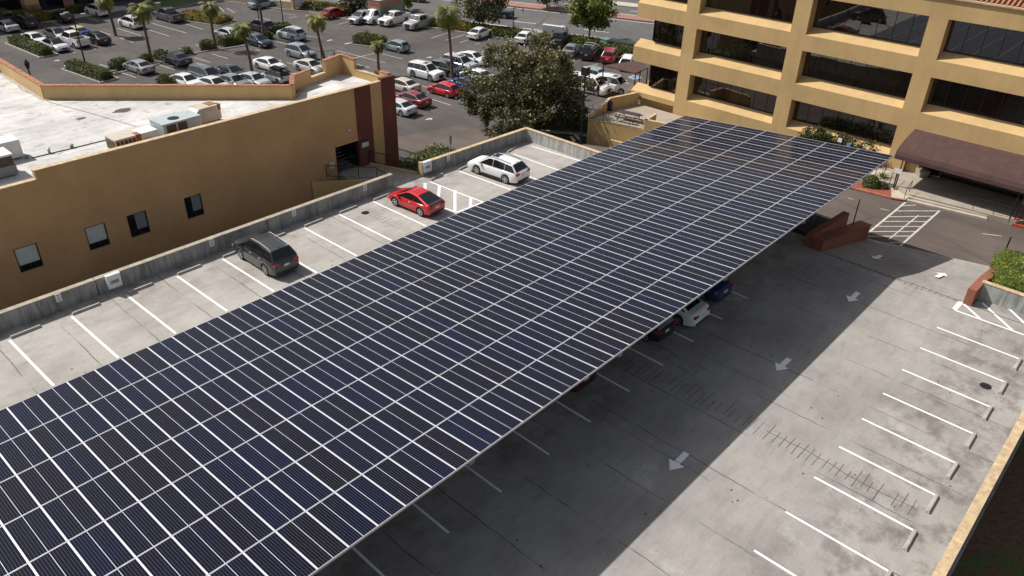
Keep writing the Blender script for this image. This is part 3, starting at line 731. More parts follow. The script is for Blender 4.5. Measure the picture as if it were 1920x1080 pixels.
    if T.get('clad'):
        for s in (-1, 1): MB().box(-wb/2+.45, wb/2-.45, min(s*(hw*.9), s*(hw+.012)), max(s*(hw*.9), s*(hw+.012)), .2, .36).build('side_cladding', 'trim', e)
    if T.get('spoiler'):
        MB().box(-2.05, -1.82, -.62, .62, .985, 1.035).build('spoiler', 'trim', e)
    if T.get('bed'):
        m = MB()
        for s in (-1, 1): m.box(-2.88, -1.0, min(s*hw*.88, s*hw*.96), max(s*hw*.88, s*hw*.96), .76, 1.3)
        m.box(-2.9, -2.82, -hw*.88, hw*.88, .76, 1.28); m.build('bed_side', 'paint', e)
        MB().box(-2.8, -1.03, -hw*.86, hw*.86, .81, .86).build('bed_floor', 'trim', e)
    else:
        m = MB(); m.box(xr+.5, xr+.56, -.02, .02, roofz(xr+.5)+.02, roofz(xr+.5)+.09); m.build('antenna', 'trim', e)
    # door handles
    for s in (-1, 1):
        for x in (T['pil'][-1]-.75, T['pil'][-1]+.25):
            MB().box(x, x+.16, min(s*hw*.955, s*(hw*.985)), max(s*hw*.955, s*(hw*.985)), belt-.17, belt-.13).build('door_handle', 'chrome', e)
    return e
PROTO = {}
CARS = []
def car(kind, x, y, z, hd, col, label, group=None, roof=None, name='parked_car', s=1.0, tilt=0):
    if kind not in PROTO: PROTO[kind] = car_proto(kind); e = PROTO[kind]
    else: e = copy_tree(PROTO[kind])
    e.location = (x, y, z); e.rotation_euler = (0, tilt, R(hd)); e.scale = (s, s, s); e.name = name
    for ch in e.children:
        if ch.name.split('.')[0] in ('body', 'mirror', 'bed_side'): ch.color = (*col, 1)
        if ch.name.split('.')[0] == 'roof': ch.color = (*(roof or col), 1)
    tag(e, label, {'pickup': 'pickup truck', 'van': 'van', 'minivan': 'minivan'}.get(kind, 'car'), group or '')
    if not group and 'group' in e: del e['group']
    return e
WHT, SIL, GRY, DGR, BLK, RED, DRED, BLU, NAV, BEI, TEA = (.74, .74, .73), (.42, .44, .46), (.19, .20, .22), (.085, .085, .09), (.012, .013, .016), (.52, .01, .016), (.22, .012, .018), (.02, .05, .22), (.012, .02, .06), (.50, .45, .37), (.20, .26, .27)
gd = 'cars parked on the upper deck'

def car2(kind, rear, front, z, left, col, label, group=None, **k):
    a, b_ = G(*rear, z), G(*front, z); d = (b_-a).normalized(); n = Vector((-d.y, d.x, 0)); hw = TYPES[kind]['W']/2-.02
    c = (a+b_)/2-n*hw*(1 if left else -1)
    return car(kind, c.x, c.y, z, math.degrees(math.atan2(d.y, d.x)), col, label, group, **k)
car2('suv', (499, 516.7), (451.6, 486), 0, True, (.035, .035, .038), 'dark grey SUV with roof rails parked nose-in on the deck', gd, s=1.0)
car2('coupe', (787.8, 406), (741, 386.7), 0, True, RED, 'bright red coupe beside the striped bay on the deck', gd)
car2('wagon', (947.2, 345), (893, 326.7), 0, True, WHT, 'white wagon with black roof rails on the upper deck', gd)
gc = 'cars parked under the solar canopy'
def carc(kind, rearpx, col, label, hd=90, z=0):
    p = G(*rearpx, 0); T = TYPES[kind]; d = Vector((math.cos(R(hd)), math.sin(R(hd)), 0)); c = p+d*T['L']/2
    return car(kind, c.x, c.y, z, hd, col, label, gc)
carc('sedan', (1314, 611), WHT, 'white sedan with its tail showing under the canopy edge', 91)
carc('hatch', (1248, 640), BLK, 'black hatchback with its tail under the canopy beside the white sedan', 90)
carc('sedan', (1357, 566), (.008, .03, .12), 'deep blue car tucked under the canopy edge', 90)
carc('sedan', (1098, 732), (.05, .004, .006), 'dark red car mostly hidden below the canopy edge', 90)
# lower car park: (kind, px, py of the footprint centre, heading, colour, label, roof colour)
U, D = 96, -84
gA = 'cars in the left part of the lower car park'; gB = 'cars in the middle of the lower car park'; gC = 'cars parked along the road verge'
LOTC = [
 ('suv', 184, 28, U, WHT, 'white SUV parked by the dark building at the far left', gA, None),
 ('sedan', 117, 39, U, BLK, 'black sedan in front of the dark far building', gA, None),
 ('suv', 49, 50, U, BLK, 'black SUV between the silver sedan and the flower bed', gA, None),
 ('sedan', 14, 57, U, SIL, 'silver sedan cut by the left picture edge', gA, None),
 ('van', 4, 42, U, (.03, .04, .03), 'dark green van at the top left edge of the lot', gA, None),
 ('sedan', 68, 82, D, WHT, 'white sedan just above the hedge island', gA, None),
 ('sedan', 109, 72, D, DGR, 'charcoal sedan behind the white pickup at the left', gA, None),
 ('sedan', 106, 93, D, (.55, .57, .6), 'silver-white sedan with a black roof beside the hedge island', gA, (.02, .02, .02)),
 ('sedan', 147, 68, U, (.02, .06, .28), 'blue convertible with a tan soft top', gA, (.52, .44, .30)),
 ('pickup', 140, 84, U, WHT, 'white pickup truck beside the leaning lamp pole', gA, None),
 ('sedan', 183, 80, U, BLK, 'black sedan just right of the white pickup', gA, None),
 ('suv', 248, 51, U, WHT, 'white SUV beside the second tall palm', gA, None),
 ('pickup', 317, 38, U, DGR, 'grey pickup truck beside the flat-topped shrub island', gA, None),
 ('sedan', 262, 134, U, (.26, .26, .27), 'grey sedan beside the round clipped bush', gA, None),
 ('sedan', 332, 119, U, (.035, .04, .05), 'dark blue-grey sedan at the kerb by the low bushes', gA, None),
 ('sedan', 428, 71, U, SIL, 'silver sedan behind the long hedge by the third palm', gA, None),
 ('minivan', 389, 151, D, (.11, .12, .14), 'slate grey minivan above the roof parapet', gA, None),
 ('sedan', 436, 145, D, BLK, 'black sedan beside the slate minivan', gA, None),
 ('sedan', 352, 162, D, WHT, 'white car whose roof just shows above the roof parapet', gA, None),
 ('sedan', 404, 168, D, (.6, .6, .6), 'pale car half hidden by the parapet between minivan and black sedan', gA, None),
 ('sedan', 440, 163, D, GRY, 'grey car half hidden behind the tiled parapet', gA, None),
 ('sedan', 478, 160, D, SIL, 'silver car half hidden behind the parapet beside the open hatch', gA, None),
 ('sedan', 507, 130, D, WHT, 'white sedan between black sedan and silver SUV', gB, None),
 ('hatch', 518, 152, U, WHT, 'white hatchback with a black roof box behind the parapet', gB, (.05, .05, .05)),
 ('sedan', 583, 134, D, (.5, .48, .44), 'champagne coupe just behind the raised parapet corner', gB, None),
 ('suv', 565, 108, D, (.24, .26, .30), 'blue-grey SUV beside the double lantern post', gB, None),
 ('suv', 547, 73, U, (.45, .50, .53), 'light silver SUV right of the hedge by the thin pole', gB, None),
 ('sedan', 485, 85, D, (.02, .03, .05), 'navy sedan by the tall dark pole', gB, None),
 ('suv', 490, 58, U, (.02, .022, .028), 'black SUV above the navy sedan', gB, None),
 ('sedan', 492, 14, 8, TEA, 'teal sedan parked at the kerb near the ground sign', gC, None),
 ('sedan', 625, 32, 10, (.36, .012, .014), 'red sedan parked beside the road verge', gC, None),
 ('suv', 679, 42, 190, (.38, .38, .42), 'silver SUV left of the box truck', gC, None),
 ('pickup', 739, 44, 190, WHT, 'white pickup truck right of the box truck', gC, None),
 ('pickup', 786, 51, 190, (.36, .35, .35), 'silver pickup truck beside the white pickup', gC, None),
 ('sedan', 900, 70, 12, WHT, 'white sedan parked alone near the verge left of the big tree', gC, None),
 ('hatch', 743, 95, U, TEA, 'grey-green hatchback at the end of the shrub island', gB, None),
 ('bigsuv', 800, 146, D, WHT, 'large white SUV with a sunroof in the middle row', gB, None),
 ('suv', 838, 140, D, (.018, .02, .026), 'black SUV between the large white SUV and the silver off-roader', gB, None),
 ('bigsuv', 864, 131, D, (.40, .42, .44), 'boxy silver off-roader beside the tall palm', gB, None),
 ('sedan', 886, 118, D, WHT, 'white car peeking out left of the big tree', gB, None),
 ('hatch', 832, 177, U, (.56, .012, .02), 'bright red hatchback in the near row', gB, None),
 ('sedan', 872, 166, U, (.012, .04, .14), 'dark blue sedan right of the red hatchback', gB, None),
 ('sedan', 893, 151, U, WHT, 'white car half hidden by the big tree left side', gB, None),
 ('sedan', 754, 169, U, BEI, 'beige sedan beside the building corner', gB, None),
 ('sedan', 772, 195, U, (.20, .012, .02), 'dark red sedan in the near row', gB, None),
 ('sedan', 745, 210, U, (.50, .52, .56), 'silver sedan at the red building corner', gB, None),
 ('pickup', 1050, 84, 22, (.012, .016, .024), 'dark pickup truck beside the white monument sign', gC, None),
 ('sedan', 1072, 102, 22, (.20, .21, .23), 'grey sedan right of the dark pickup truck', gC, None),
 ('bigsuv', 1106, 107, 24, (.010, .012, .022), 'black SUV with white roof bars by the hedge', gC, None),
 ('suv', 1143, 114, 26, (.30, .015, .018), 'red SUV beside the hedge near the office building', gC, None),
 ('suv', 1176, 127, 26, WHT, 'white SUV behind the small brown shade', gC, None),
 ('van', 1105, 172, D, WHT, 'white van with its side door open below the lamp', gB, None),
 ('bigsuv', 1152, 171, D, WHT, 'white off-roader beside the patio wall', gB, None),
 ('suv', 1118, 155, D, (.24, .30, .30), 'pale teal car behind the white van', gB, None),
 ('sedan', 985, 78, 20, WHT, 'white car seen through the top of the big tree', gC, None),
]
for kd, px, py, hd, col, lab, grp, rf in LOTC:
    p = G(px, py, ZL); cr_ = car(kd, p.x, p.y, ZL+.004, hd, col, lab, grp, roof=rf)
    if 'side door open' in lab: MB().box(.15, 1.2, -1.012, -.9, .45, 1.72).build('door_opening', 'dark', cr_)
    if 'roof box' in lab: MB().box(-1.3, .3, -.35, .35, 1.53, 1.82).build('roof_box', 'trim', cr_)
    if 'roof bars' in lab:
        for xx in (-1.1, .1): MB().box(xx-.05, xx+.05, -.7, .7, 1.87, 1.93).build('roof_bar', 'elec', cr_)
gR = 'vehicles driving on the road'
for kd, px, py, hd, col, lab in (('pickup', 930, 31, -68, (.016, .02, .026), 'black pickup truck driving on the road behind a street tree'), ('suv', 722, 3, 112, (.02, .024, .04), 'black SUV on the road above the box truck'), ('sedan', 775, 2, 112, (.10, .08, .08), 'dark car at the top edge right of the black SUV')):
    p = G(px, py, ZL); car(kd, p.x, p.y, ZL+.01, hd, col, lab, gR, name='moving_car')
# box truck
p = G(716, 38, ZL); e = empty('box_truck', 'white cab box truck with a red and green cargo box', 'truck', (p.x, p.y, ZL+.004), R(190))
bt = car_proto('van'); 
for ch in list(bt.children):
    nm = ch.name.split('.')[0]
    if nm in ('side_window', 'door_handle', 'antenna', 'rear_window', 'taillight', 'underbody'):
        for g in list(ch.children): bpy.data.objects.remove(g)
        if nm != 'side_window' or ch.bound_box[0][0] < -.2: bpy.data.objects.remove(ch); continue
    ch.parent = e; ch.location.x += 1.35
    if nm in ('body', 'roof', 'mirror'): ch.color = (*WHT, 1)
bpy.data.objects.remove(bt)
m = MB(); m.box(-4.1, 1.7, -1.18, 1.18, .95, 3.3); m.build('cargo_box', 'boxgrn', e)
MB().box(-4.12, 1.75, -1.2, 1.2, 3.3, 3.36).build('cargo_roof', 'boxtop', e)
m = MB()
for s in (-1, 1): m.box(-3.3, 1.1, min(s*1.18, s*1.19), max(s*1.18, s*1.19), 2.35, 2.9)
m.box(1.7, 1.71, -.95, .95, 2.35, 2.9); m.build('red_stripe', 'boxred', e)
m = MB()
for s in (-1, 1):
    for k in range(9): m.box(-3.0+k*.44, -2.72+k*.44, min(s*1.19, s*1.196), max(s*1.19, s*1.196), 2.48, 2.76)
m.build('faded_lettering', 'boxgrn', e)
MB().box(-4.1, 1.7, -.5, .5, .5, .95).build('chassis', 'trim', e)
for s in (-1, 1): wheel_obj(.4, e, -2.6, s*.9)

# ------------------------------------------------------------------ restaurant building (left)
def RG0(px, py): return G(px, py, 5.508)
YB = 46.3; ZR = 5.5
lb = empty('ochre_building', 'ochre stucco building with a white flat roof and oxblood corner stripes', 'building', (0, YB, ZL))
def part(mb, name, mat, par, **k):
    o = mb.build(name, mat, par, **k); o.location = -par.location if par.parent is None else Vector((0, 0, 0)); return o
wins = [(9.58, 10.82, .56, 2.07), (13.46, 14.67, .5, 2.02), (15.98, 17.2, .44, 1.96), (19.71, 20.88, .42, 1.94)]
m = MB(); xs_ = -30
def fpanel(m, x0, x1, z0, z1): m.box(x0, x1, YB, YB+.3, z0, z1)
segs = []
cur = -30
for (a, c, z0, z1) in wins:
    fpanel(m, cur, a, ZL-.2, 5.63); fpanel(m, a, c, ZL-.2, z0); fpanel(m, a, c, z1, 5.63); cur = c
fpanel(m, cur, 31.65, ZL-.2, 5.63)
m.box(11.85, 31.65, YB, YB+.3, 5.63, 6.15)
part(m, 'front_wall', 'ochre2', lb)
m = MB(); m.box(31.65, 33.84, YB+.06, YB+.36, 2.5, 6.15); m.box(31.65, 33.84, YB+.02, YB+.3, 2.15, 2.5); part(m, 'lintel', 'ochre2', lb); m = MB(); m.box(31.65, 33.84, YB+.06, YB+.4, ZL-.2, -.4); part(m, 'base_wall', 'ochre2', lb)
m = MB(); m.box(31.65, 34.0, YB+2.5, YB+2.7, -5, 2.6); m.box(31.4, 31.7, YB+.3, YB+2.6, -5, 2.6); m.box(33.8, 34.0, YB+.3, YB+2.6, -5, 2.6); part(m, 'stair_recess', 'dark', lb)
m = MB(); m.box(33.84, 35.22, YB-.05, YB+.3, ZL-.2, 6.17); m.box(36.28, 37.6, YB-.05, YB+.3, ZL-.2, 6.4); m.box(37.3, 37.6, YB+.3, YB+2, ZL-.2, 6.4); part(m, 'oxblood_stripe', 'redb', lb)
m = MB(); m.box(35.22, 36.28, YB-.02, YB+.3, ZL-.2, 6.17); part(m, 'corner_panel', 'ochre2', lb)
m = MB(); m.box(-30, 11.85, YB-.02, YB+.34, 5.63, 5.69); m.box(11.82, 36.28, YB-.03, YB+.34, 6.15, 6.21); m.box(11.80, 11.9, YB-.02, YB+.34, 5.69, 6.2); part(m, 'coping', 'cap', lb)
m = MB(); BP = [(-12, 76), (17.9, 70.5), (17.75, 60.9), (30.4, 49.1), (32.4, 50.9), (34.4, 51.7), (36.9, 52.1), (37.4, 48.5), (37.3, YB+.3)]
roofpoly = [(-12, YB+.3), (37.3, YB+.3)]+BP[::-1][1:]
m.prism([(-12, YB+.3)]+[(37.3, YB+.3), (37.4, 48.5), (36.9, 52.1), (34.4, 51.7), (32.4, 50.9), (30.4, 49.1), (17.75, 60.9), (17.9, 70.5), (-12, 76)], ZR-.4, ZR)
for k in ():
    pass
o = part(m, 'flat_roof', 'roof', lb)
fl = MB()
for p, q in zip([(-12, 75.8), (17.7, 70.3), (17.55, 60.8), (30.3, 48.9)], [(17.7, 70.3), (17.55, 60.8), (30.3, 48.9), (32.3, 50.6)]): fl.strip((p[0], p[1], ZR+.006), (q[0], q[1], ZR+.006), .42)
part(fl, 'roof_flashing', 'kerb', lb)
fl = MB(); sp_ = [RG0(5, 128), RG0(40, 168), RG0(95, 192), RG0(180, 215), RG0(255, 237)]
for p, q in zip(sp_, sp_[1:]): fl.strip(p, q, .05)
part(fl, 'roof_seam', 'hvacd', lb)
fl = MB()
for qx, qy, ra_ in ((229, 207, .42), (233, 208, .3), (152, 222, .22)):
    p = RG0(qx, qy); fl.idx([(p.x+ra_*1.4*math.cos(k*.5236)*(1+.25*math.sin(k*2.3)), p.y+ra_*math.sin(k*.5236), ZR+.008+ra_*.001) for k in range(12)], [tuple(range(12))])
part(fl, 'roof_stain', 'hvacd', lb)
m = MB(); t = MB(); hs = [(6.5, 6.5), (6.5, 6.5), (6.5, 6.35), (6.35, 6.35), (5.95, 5.95), (6.7, 6.7), (6.7, 5.95), (6.1, 6.1)]
BPs = [((-12, 76), (17.9, 70.5), 6.45, 6.45), ((17.9, 70.5), (17.75, 60.9), 6.45, 6.45), ((17.75, 60.9), (30.4, 49.1), 6.45, 6.45), ((30.4, 49.1), (31.5, 50.7), 6.5, 6.6), ((31.5, 50.7), (33.3, 51.15), 6.6, 6.6), ((33.3, 51.15), (34.9, 51.5), 6.0, 6.0), ((34.9, 51.5), (37.0, 52.1), 6.9, 6.9), ((37.0, 52.1), (37.1, 50.4), 6.9, 6.8), ((37.1, 50.4), (37.35, 47.6), 6.05, 6.0), ((37.35, 47.6), (37.4, YB+.3), 6.45, 6.45)]
for p, q, z0, z1 in BPs: m = MB(); m.wall(p, q, .3, ZL, z0, None, z1); part(m, 'roof_parapet', 'ochre', lb)
m = MB(); rt2 = random.Random(5)
for idx_, (p, q, z0, z1) in enumerate(BPs):
    L = math.hypot(q[0]-p[0], q[1]-p[1]); nn = max(1, int(L/.42)); m = MB()
    if idx_ in (5, 8): m.wall(p, q, .34, z0, z0+.05, z0, z0+.05); part(m, 'coping', 'cap', lb); continue
    for k in range(nn):
        a = (lerp(p[0], q[0], k/nn), lerp(p[1], q[1], k/nn)); c = (lerp(p[0], q[0], (k+.97)/nn), lerp(p[1], q[1], (k+.97)/nn)); zz = lerp(z0, z1, k/nn)+rt2.uniform(0, .02)
        m.wall(a, c, .36, zz+.002, zz+.055)
    part(m, 'tile_coping', 'tile', lb)
for (a, c, z0, z1), sty in zip(wins, (0, 0, 1, 1)):
    f = MB(); w_ = .06
    f.box(a+.01, a+w_, YB+.05, YB+.14, z0+.01, z1-.01); f.box(c-w_, c-.01, YB+.05, YB+.14, z0+.01, z1-.01); f.box(a+w_, c-w_, YB+.05, YB+.14, z1-w_, z1-.01); f.box(a+w_, c-w_, YB+.05, YB+.14, z0+.01, z0+w_)
    f.box(a+w_, c-w_, YB+.05, YB+.14, z0+.34, z0+.40); f.box((a+c)/2-.03, (a+c)/2+.03, YB+.05, YB+.14, z0+w_, z0+.34)
    fo = part(f, 'window', 'black', lb)
    g = MB(); g.box(a+w_, c-w_, YB+.10, YB+.12, z0+.40, z1-w_); g.build('pane', 'blind' if sty == 0 else 'winglass', fo)
    g = MB(); g.box(a+w_, (a+c)/2-.03, YB+.10, YB+.12, z0+w_, z0+.34); g.box((a+c)/2+.03, c-w_, YB+.10, YB+.12, z0+w_, z0+.34); g.build('lower_pane', 'carglass', fo)
    if sty:
        g = MB(); g.box(a+w_, a+.5, YB+.09, YB+.098, z0+.40, z1-w_); g.build('dark_reveal', 'carglass', fo)
    g = MB(); g.box(a-.05, c+.05, YB+.3, YB+.32, z0-.05, z1+.05); g.build('backing', 'dark', fo)
# expansion joints on the wall
m = MB()
for x in (5.2, 11.85, 17.9, 24.2, 28.9): m.box(x, x+.03, YB-.004, YB+.01, ZL, 5.6)
m.box(-28, 31.6, YB-.003, YB+.01, -.62, -.58); part(m, 'control_joint', 'ochre', lb)
# walkway bridge with railings
wk = empty('walkway', 'brown paved walkway bridging from the deck to the ochre building', 'walkway', (34, 44, 0))
m = MB(); m.prism([(33.1, 42.2), (36.0, 42.2), (34.6, YB-.06), (33.84, YB-.06), (33.84, YB+2.4), (31.8, YB+2.4), (31.7, 44.9), (33.1, 43.6)], -.35, -.01); part(m, 'slab', 'plaza', wk)
m = MB(); m.wall((36.05, 42.25), (34.62, YB-.1), .16, -.4, .16); m.wall((33.0, 43.3), (29.3, YB-.05), .2, -1.4, .14); part(m, 'edge_beam', 'ochre', wk)
def railing(p, q, z, h, name_lab, par=None, gap=.13, zb=None, mat='black', name='railing'):
    zb = z if zb is None else zb
    P, Q = Vector((p[0], p[1], z)), Vector((q[0], q[1], zb)); L = (Q-P).length; n = max(2, int(L/gap)); m = MB(); up = Vector((0, 0, 1))
    m.tube(P+up*h, Q+up*h, .03, n=6); m.tube(P+up*.1, Q+up*.1, .02, n=6)
    for k in range(n+1):
        a = P.lerp(Q, k/n); big_ = (k % 10 == 0 or k == n); m.tube(a+up*(0.01 if big_ else .1), a+up*h, .025 if big_ else .010, n=4 if not big_ else 6)
    if par is not None: o = part(m, name, mat, par); return o
    o = m.build(name, mat); return tag(o, *name_lab)
railing((36.0, 42.35), (34.6, YB-.1), .16, .95, None, par=wk); railing((33.0, 43.3), (30.6, YB-.1), .15, .95, None, par=wk); railing((33.0, 42.3), (33.0, 43.3), .02, 1.0, None, par=wk)
# stairs inside the recess
st = empty('stair_flight', 'dark metal stair inside the building recess', 'stairs', (32.7, YB+1, 0))
m = MB()
for k in range(9): m.box(31.9, 33.3, YB+.3+k*.23, YB+.5+k*.23, -.0+k*.19, .04+k*.19)
part(m, 'treads', 'steel', st); railing((33.3, YB+.3), (33.3, YB+2.3), .1, .95, None, par=st, zb=1.7); railing((31.85, YB+.2), (33.8, YB+.2), .0, 1.0, None, par=st)
# sign on the oxblood stripe, wall lamp
e = empty('wall_sign', 'pale sign with dark header on the oxblood stripe', 'sign', (34.35, YB-.09, 1.75)); MB().box(-.32, .32, -.02, .02, -.22, .16).build('plate', 'blind', e); MB().box(-.34, .34, -.03, .025, .17, .32).build('header', 'trim', e)
e = empty('notice', 'small white notice on the ochre wall by the stair', 'sign', (31.2, YB-.03, .9)); MB().box(-.18, .18, -.015, .015, -.22, .22).build('plate', 'signw', e)
m = MB()
for k in range(3): m.box(-.12, .12, -.021, -.016, .1-k*.1, .14-k*.1)
m.build('lettering', 'signt', e)
e = empty('wall_lamp', 'round grey lamp on the lintel above the stair opening', 'lamp', (33.0, YB+.0, 3.2)); MB().tube((0, .05, 0), (0, -.1, 0), .16, .12, n=12).build('housing', 'metal', e)

# rooftop units
def RG(px, py, z=ZR): return G(px, py, z)
gh = 'air conditioners on the white roof'
def hv(x, y, w, d, h, rot, label, kind):
    e = empty('rooftop_unit', label, 'air conditioner', (x, y, ZR), rot, gh)
    if kind == 'beige':
        MB().box(-w/2, w/2, -d/2, d/2, .18, h).build('casing', 'hvac', e); m = MB()
        for k in range(6): m.box(-w*.46+k*w*.155, -w*.46+k*w*.155+w*.12, -d/2-.012, -d/2+.02, .3, h-.12)
        m.build('grille', 'hvacd', e); MB().box(-w/2-.012, -w/2+.02, -d*.44, d*.44, .25, h-.1).build('side_grille', 'hvacd', e); MB().box(w*.32, w*.5+.014, -d/2-.016, -d*.1, .3, h+.015).build('rust_patch', 'rust', e)
    elif kind == 'grey':
        MB().box(-w/2, w*.12, -d/2, d/2, .15, h).build('casing', 'hvacg', e); MB().box(w*.12, w/2, -d*.42, d*.5, .15, h*.98).build('duct_box', 'hvacg', e)
        MB().tube((-w*.1, -d*.1, h-.02), (-w*.1, -d*.1, h+.055), .36, n=20).build('fan_opening', 'dark', e)
        m = MB(); m.box(-w*.42, -w*.18, -d/2-.012, -d/2+.02, .25, h-.1); m.box(-w*.14, w*.09, -d/2-.012, -d/2+.02, .25, h-.1); m.build('fins', 'hvacd', e)
        MB().box(-w/2-.05, w*.12+.05, -d/2-.05, d/2+.05, h, h+.04).build('lid', 'hvacg', e)
    elif kind == 'white':
        MB().box(-w/2, w/2, -d/2, d/2, .12, h).build('casing', 'hvacw', e); MB().box(-w*.3, w*.1, -d/2-.02, -d/2+.02, .2, h*.6).build('access_panel', 'hvacg', e)
    elif kind == 'cooler':
        MB().box(-w/2, w/2, -d/2, d/2, .25, h).build('casing', 'hvac', e); MB().box(w*.05, w*.42, -d*.3, d*.3, h, h+.03).build('top_opening', 'rust', e)
        MB().box(w*.38, w*.5+.02, -d/2-.02, -d*.2, h*.7, h+.03).build('rust_patch', 'rust', e)
        m = MB(); z0 = h; m.hexa([(-w/2, -d*.4, h*.55), (-w/2, d*.4, h*.55), (-w*.95, d*.4, .1), (-w*.95, -d*.4, .1)], [(-w/2, -d*.4, h*.95), (-w/2, d*.4, h*.95), (-w*1.02, d*.4, .5), (-w*1.02, -d*.4, .5)]); m.build('duct', 'hvacw', e)
    else:
        MB().box(-w/2, w/2, -d/2, d/2, .1, h*.5).build('base', 'steel', e); MB().box(-w*.47, w*.47, -d*.47, d*.47, h*.5, h*.92).build('fins', 'hvacd', e); MB().box(-w/2, w/2, -d/2, d/2, h*.92, h).build('lid', 'elec', e)
        MB().tube((-w*.05, 0, h), (-w*.05, 0, h+.03), d*.28, n=18).build('fan_opening', 'dark', e)
    m = MB()
    for sx_ in (-1, 1):
        for sy_ in (-1, 1): m.box(sx_*w*.4-.06, sx_*w*.4+.06, sy_*d*.4-.06, sy_*d*.4+.06, .006, .25)
    m.build('feet', 'steel', e)
hv(17.45, 47.7, 1.6, 1.25, .95, .05, 'small beige unit with dark grilles nearest the roof edge step', 'beige')
hv(18.95, 48.1, 1.2, 1.1, .8, .05, 'white box unit between the beige and grey units', 'white')
hv(21.05, 48.0, 2.7, 1.6, 1.12, .05, 'grey unit with a round fan opening on top', 'grey')
hv(23.45, 48.75, 1.5, 1.15, 1.2, .08, 'beige cooler with a rusty top opening and sloping duct', 'cooler')
hv(10.55, 48.75, 1.9, 1.4, 1.3, 0, 'dark finned condenser at the left end of the roof', 'cond')
hv(11.35, 51.1, 2.6, 1.2, 1.15, .0, 'white box unit behind the dark condenser', 'white')
def roof_bit(px, py, label, r=.12, h=.3, mat='hvacg'):
    p = RG(px, py); e = empty('roof_vent', label, 'vent', p); MB().tube((0, 0, 0.003), (0, 0, h), r, n=10).build('pipe', mat, e); MB().tube((0, 0, h), (0, 0, h+.05), r*1.5, r*.6, n=10).build('vent_cap', mat, e)
roof_bit(505, 207, 'low round white vent near the roof edge', .28, .12); roof_bit(93, 287, 'small pipe vent left of the beige unit', .08); roof_bit(135, 277, 'dark pipe vent between condenser and beige unit', .1, .2, 'steel'); roof_bit(51, 297, 'small dark vent beside the condenser', .1, .15, 'steel')
m = MB()
pts = [RG(60, 296, ZR+.03), RG(93, 288, ZR+.03), RG(135, 278, ZR+.03), RG(200, 262, ZR+.03), RG(222, 262, ZR+.03)]
for p, q in zip(pts, pts[1:]): m.tube(p, q, .03, n=6)
tag(m.build('roof_pipe', 'hvacd'), 'thin dark pipe running along the white roof to the units', 'pipe')

# ------------------------------------------------------------------ office building (right)
XF = 67.1
ob = empty('office_building', 'four storey ochre office building with deep ledges and dark windows', 'building', (XF, 20, ZD))
cols = [(39.05, 37.7), (28.65, 27.25), (18.0, 16.6), (7.6, 6.2), (-2.8, -4.2)]
ledge = [-.15, 3.9, 8.08]; head = [2.45, 6.75, 11.15]; ZT = 12.55
DP = 1.15; RISE = .55    # recess depth and slope of the ledges
YE = 44.5; YN = -12
m = MB()
bays = [(44.5, 39.05)]+[(cols[i][1], cols[i+1][0]) for i in range(4)]
m.box(XF+DP, XF+24, YN, 43.1, ZL-.2, ZT-.3)                        # core volume behind the glass line
part(m, 'core', 'ochre', ob)
for a, c in cols:
    m = MB(); m.box(XF, XF+DP+.05, c, a, ZL-.2 if a > 30 else ZD-.3, ZT); part(m, 'column', 'ochre', ob)
def ledge_piece(y0, y1, z0, z1, x0=XF, top=None):
    m = MB(); xb = XF+DP+.04; r = RISE if top is None else 0
    A = [(x0, z0), (xb, z0), (xb, z1+r), (XF+DP, z1+r), (x0, z1)]
    n = 5; m.idx([(x, y0, z) for x, z in A]+[(x, y1, z) for x, z in A], [tuple(range(n)), tuple(range(2*n-1, n-1, -1))]+[((q+1) % n, q, n+q, n+(q+1) % n) for q in range(n)]); part(m, 'ledge_band', 'ochre', ob)
for k, (a, c) in enumerate(bays):
    e_ = .004*(k % 2); y1 = a-.003; y0 = c+.003
    tops = ledge; bots = [None, head[0], head[1]]
    xb = XF+DP+.04
    ledge_piece(y0, y1, head[0], ledge[1]); ledge_piece(y0, y1, head[1], ledge[2]); ledge_piece(y0, y1, head[2], ZT, top=1)
    if k == 0:
        ledge_piece(y0, 44.3, -1.05, -.55); m = MB(); m.box(XF+.5, XF+DP+.04, y0, 43.3, ZL-.2, -1.06); part(m, 'base_wall', 'ochre', ob)
    elif k < 3: ledge_piece(y0, y1, ZD-.4, ledge[0])
# windows
def window_bay(y1, y0, z0, z1, n):
    fr = MB(); x = XF+DP-.10; z0 += RISE
    fr.box(x-.04, x+.06, y0, y1, z0, z0+.07)
    for k in range(1, n): yy = lerp(y1, y0, k/n); fr.box(x-.025, x+.02, yy-.022, yy+.022, z0+.07, z1-.06); fr.box(x-.04, x+.06, y0, y1, z1-.06, z1)
    fo = part(fr, 'window', 'mullion', ob)
    g = MB()
    for k in range(n):
        ya = lerp(y0, y1, k/n)+.008; yc = lerp(y0, y1, (k+1)/n)-.008
        tl = rt.uniform(-.0025, .0025); tl2 = rt.uniform(-.0025, .0025)
        g.face([(x+tl, yc, z0+.1), (x-tl, yc, z1-.06), (x-tl2, ya, z1-.06), (x+tl2, ya, z0+.1)][::-1])
    g.build('pane', 'glass', fo)
    bk = MB(); bk.box(x+.07, x+.1, y0, y1, z0, z1); bk.build('interior', 'dark', fo)
for k, (a, c) in enumerate(bays):
    n = 4 if k == 0 else 7
    a2 = a-.01 if k else 42.9; c2 = c+.01
    for z0, z1 in ((ledge[0] if k else -.62, head[0]), (ledge[1], head[1]), (ledge[2], head[2])):
        if k >= 3 and z0 == ledge[0]: continue
        window_bay(a2, c2, z0, z1, n)
# end glass wall on the left bay side
m = MB(); m.box(XF+DP, XF+DP+4, 42.95, 43.12, ledge[1]-.1, head[1]+.1); part(m, 'end_glass', 'glass', ob)
